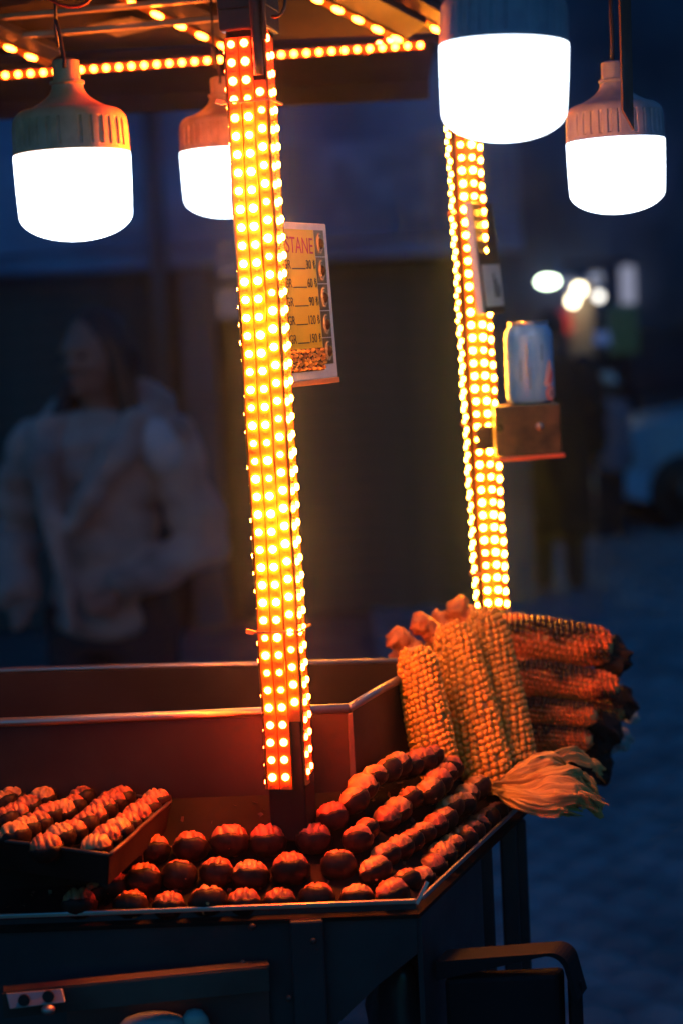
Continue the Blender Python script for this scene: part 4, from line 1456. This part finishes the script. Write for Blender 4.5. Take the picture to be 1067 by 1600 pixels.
# ------------------------------------------------------------------ parked car
def parked_car():
    cy = 16.2
    nose = P(922, 700, 15.8).x
    o = empty('parked_car', (nose + 2.1, cy, 0), 'pale blue car parked at the right edge, front to the left', 'car')
    paint = mat('car_paint', (.50, .76, .95), .28, .0, coat=.5)
    side = [(0.02, .34), (0, .52), (.05, .70), (.16, .82), (.50, .90), (1.10, .985), (1.28, 1.02), (1.85, 1.42), (2.2, 1.47), (3.1, 1.46), (3.75, 1.12), (4.1, 1.02), (4.2, .75), (4.18, .36), (3.75, .26), (.35, .26)]
    hw = .86

    def inset(z, x):
        f = 1.0
        if z > 1.0:
            f -= (z - 1.0) * .42
        if x < .25:
            f -= (.25 - x) * .5
        if x > 3.95:
            f -= (x - 3.95) * .4
        return hw * f
    b = MB()
    A = [Vector((nose + x, cy - inset(z, x), z)) for x, z in side]
    B = [Vector((nose + x, cy + inset(z, x), z)) for x, z in side]
    b.hexa(list(reversed(A)), list(reversed(B)))
    body = b.build('body', paint, o, bev=.03)
    wm = MB()
    win = [(1.36, 1.03), (1.86, 1.38), (2.2, 1.42), (2.42, 1.42), (2.42, 1.03)]
    win2 = [(2.50, 1.03), (2.50, 1.42), (3.05, 1.40), (3.55, 1.10), (3.5, 1.03)]
    for wn in (win, win2):
        q_ = [Vector((nose + x, cy - inset(z, x) - .004, z)) for x, z in wn]
        MB().hexa(q_, [v + Vector((0, -.006, 0)) for v in q_]).build('window', M['pane'], o)
    ws = [Vector((nose + 1.30, cy - .66, 1.035)), Vector((nose + 1.84, cy - .58, 1.41)), Vector((nose + 1.84, cy + .58, 1.41)), Vector((nose + 1.30, cy + .66, 1.035))]
    MB().hexa(ws, [v + Vector((-.02, 0, .02)) for v in ws]).build('windscreen', M['pane'], o)
    for x in (.72, 3.35):
        for s_ in (-1, 1):
            c = Vector((nose + x, cy + s_ * .80, .315))
            rt = Matrix.Rotation(R(90), 3, 'X')
            MB().lathe([(.0001, -.11), (.36, -.11), (.375, -.05), (.375, .0)], 28, c + Vector((0, -.0, .02)), rt).build('wheel_arch', M['rubber'], o)
            wh_ = MB().lathe([(.20, -.10), (.29, -.105), (.315, -.08), (.315, .08), (.29, .105), (.20, .10)], 32, c, rt).build('tyre', M['rubber'], o, smooth=True)
            MB().lathe([(.0001, -.085), (.05, -.09), (.17, -.06), (.20, -.095), (.205, .09), (.0001, .085)], 24, c, rt).build('rim', M['steel_used'], wh_, smooth=True)
    hl = emitter('headlight', (1, .80, .72), 7)
    for s_ in (-1, 1):
        MB().ell((nose + .06, cy + s_ * .60, .60), .07, .13, .075, 16, 10).build('headlight', hl, o, smooth=True)
    MB().bar((nose - .02, cy - .72, .42), (nose - .02, cy + .72, .42), .06, .14).build('bumper', paint, o, bev=.02)
    MB().bar((nose + .0, cy - .35, .60), (nose + .0, cy + .35, .60), .05, .09).build('grille', M['rubber'], o, bev=.01)
    MB().ell((nose + 1.42, cy - .95, 1.05), .06, .09, .07, 12, 8).build('mirror', paint, o, smooth=True)
    for x in (2.46, 1.25):
        MB().bar((nose + x, cy - .866, .32), (nose + x, cy - .866, 1.0), .012, .008, up=(0, 1, 0)).build('door_seam', M['rubber'], o)
    return o


parked_car()

# ------------------------------------------------------------------ buildings behind
YB = 11.0
bl = empty('shop_building', (-3.0, YB + 2, 0), 'dark shop building with closed shutters behind the cart', 'building')
xr = 1.12
MB().box(((-9 + xr) / 2, YB + 2.25, 5.0), (xr + 9, 4.0, 5.7)).build('upper_wall', M['plaster'], bl)
MB().box(((-9 + xr) / 2, YB + 2.45, 1.08), (xr + 9, 3.7, 2.14)).build('lower_wall', M['plaster_dark'], bl)
MB().box(((-9 + xr) / 2, YB + .30, 2.16), (xr + 9, .30, .10)).build('ledge', M['plaster'], bl, bev=.02)
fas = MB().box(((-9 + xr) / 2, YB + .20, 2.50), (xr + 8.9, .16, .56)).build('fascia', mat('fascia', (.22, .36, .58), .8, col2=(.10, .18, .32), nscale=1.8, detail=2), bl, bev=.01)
for x0, x1 in ((-1.75, -1.05), (-.55, -.22), (.05, .62)):
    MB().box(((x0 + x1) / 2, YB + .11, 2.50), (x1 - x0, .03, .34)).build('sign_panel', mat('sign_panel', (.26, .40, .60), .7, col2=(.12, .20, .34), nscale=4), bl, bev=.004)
slat = MB()
slat.lathe([(.0001, -.5), (.045, -.5), (.045, .5), (.0001, .5)], 10)
for x0, x1 in ((-4.6, -2.55), (-2.25, -.95), (-.62, .92)):
    ww = x1 - x0
    sm_ = MB()
    sm_.box((0, 0, 0), (ww, .035, .082))
    sme = sm_.mesh('shutter_slat', M['shutter'])
    frs = MB().box(((x0 + x1) / 2, YB + .50, 1.06), (ww + .02, .06, 2.1)).build('roller_shutter', M['frame_dark'], bl)
    for kz in range(21):
        link('slat', sme, frs, ((x0 + x1) / 2, YB + .455 + (.006 if kz % 2 else 0), .06 + kz * .098))
for x in (-4.8, -2.40, -.785, 1.02):
    MB().box((x, YB + .40, 1.06), (.20, .35, 2.12)).build('pilaster', M['plaster_dark'], bl, bev=.01)
MB().tube([(-.98, YB + .12, 0), (-.98, YB + .12, 3.5)], .05, 12).build('drain_pipe', M['frame_dark'], bl, smooth=True)
pw = emitter('glowing_notice', (.62, .50, .75), .10)  # two pale paper notices, given a weak glow of their own
for y0, y1 in ((384, 432), (452, 494)):
    a, b_ = P(340, y0, YB + .18), P(400, y1, YB + .18)
    wn = MB().box(((a.x + b_.x) / 2, YB + .20, (a.z + b_.z) / 2), (abs(b_.x - a.x) + .06, .05, abs(a.z - b_.z) + .05)).build('notice_frame', M['frame_dark'], bl)
    MB().box(((a.x + b_.x) / 2, YB + .165, (a.z + b_.z) / 2), (abs(b_.x - a.x), .02, abs(a.z - b_.z))).build('pane', pw, wn)  # glowing face of the paper notice, not window glass
for x in (-3.4, -2.1, -.8, .3):
    wn = MB().box((x, YB + .23, 3.9), (.9, .08, 1.3)).build('window', M['frame_dark'], bl, bev=.01)
    MB().box((x - .21, YB + .18, 3.9), (.36, .03, 1.15)).build('pane', M['pane'], wn)
    MB().box((x + .21, YB + .18, 3.9), (.36, .03, 1.15)).build('pane', M['pane'], wn)

YS = 22.0
br = empty('far_shop', (5, YS + 2, 0), 'distant dark building with a small lit shop at its left', 'building')
xs0, xs1 = P(884, 500, YS).x, P(992, 500, YS).x
zt = P(930, 405, YS).z
MB().box(((xs1 + 14) / 2, YS + 2, 3.0), (14 - xs1, 4, 6.0)).build('wall', M['plaster_dark'], br)
MB().box((xs0 - 1.2, YS + 2, 3.0), (2.4, 4, 6.0)).build('wall', M['plaster_dark'], br)
MB().box(((xs0 + xs1) / 2, YS + 2, (zt + 6) / 2), (xs1 - xs0, 4, 6 - zt)).build('lintel_wall', M['plaster_dark'], br)
MB().box(((xs0 + xs1) / 2, YS + 1.6, zt / 2), (xs1 - xs0, .1, zt)).build('shop_interior', mat('shop_interior', (.10, .14, .12), .7, col2=(.05, .08, .08), nscale=3), br)
col_x = P(906, 500, YS - .3).x
MB().box((col_x, YS - .25, 1.1), (.27, .3, 2.2)).build('shop_column', mat('shop_column', (.70, .50, .26), .7), br, bev=.02)
wl = emitter('warm_lamp', (1, .86, .55), 14)
cl = emitter('white_lamp', (1, .96, .86), 4.5)
gl = emitter('green_white_lamp', (.80, 1, .70), 18)
dl = emitter('dim_lamp', (.70, .76, 1), .40)


def lamp(px_, py_, Y, rx, rz, m, label):
    c = P(px_, py_, Y)
    o = empty('street_lamp', c - ZU * rz, label, 'lamp', 'distant lamps around the lit shop')
    MB().ell(c, rx, rx * .8, rz, 16, 10).build('globe', m, o, smooth=True)
    MB().tube([c + ZU * rz * .9, c + ZU * (rz + .12)], .02, 8).build('stem', M['frame_dark'], o)
    return o


lamp(904, 452, YS - .75, .06, .06, wl, 'brightest warm shop lamp above the yellow column')
lamp(894, 470, YS - .75, .055, .055, wl, 'lower warm shop lamp at the left of the yellow column')
lamp(935, 463, YS - .6, .05, .05, cl, 'round white shop lamp right of the yellow column')
lamp(930, 436, YS - .4, .08, .08, dl, 'faint bluish lamp above the round white shop lamp')
lamp(888, 445, YS - .4, .07, .07, dl, 'faint bluish lamp left of the brightest shop lamp')
lamp(855, 440, 14.0, .075, .035, gl, 'flat greenish white lamp hanging left of the lit shop')
nb = P(980, 445, YS - .4)
MB().box(nb, (.16, .08, .42)).build('tube_light', emitter('tube_glow', (.70, .74, 1), .42), br, bev=.02)
gp = P(972, 515, YS - .2)
MB().box(gp, (.34, .06, .55)).build('green_panel', emitter('green_glow', (.10, .32, .22), .07), br)
bp2 = P(940, 528, YS - .3)
MB().box(bp2, (.16, .06, .14)).build('blue_screen', emitter('blue_glow', (.18, .34, .9), .28), br)
rs = P(878, 502, YS - .5)
MB().box(rs, (.20, .08, .24)).build('red_sign', emitter('red_glow', (1, .06, .03), .55), br, bev=.01)
bc = P(1020, 560, YS)
MB().box((bc.x + .4, YS - .06, bc.z), (1.4, .1, .7)).build('shop_window', M['pane'], br, bev=.01)

# ------------------------------------------------------------------ smoky night air
hz = MB().box((2.0, 13.0, 4.0), (30, 30, 10.2)).build('haze', None, kind='stuff')
hm_ = bpy.data.materials.new('haze')
hm_.use_nodes = True
hn = hm_.node_tree
hn.nodes.clear()
pv = hn.nodes.new('ShaderNodeVolumePrincipled')
pv.inputs['Color'].default_value = (.15, .30, 1, 1)
pv.inputs['Density'].default_value = 0.010
pv.inputs['Anisotropy'].default_value = 0.965
ho = hn.nodes.new('ShaderNodeOutputMaterial')
hn.links.new(pv.outputs[0], ho.inputs['Volume'])
hz.data.materials.append(hm_)
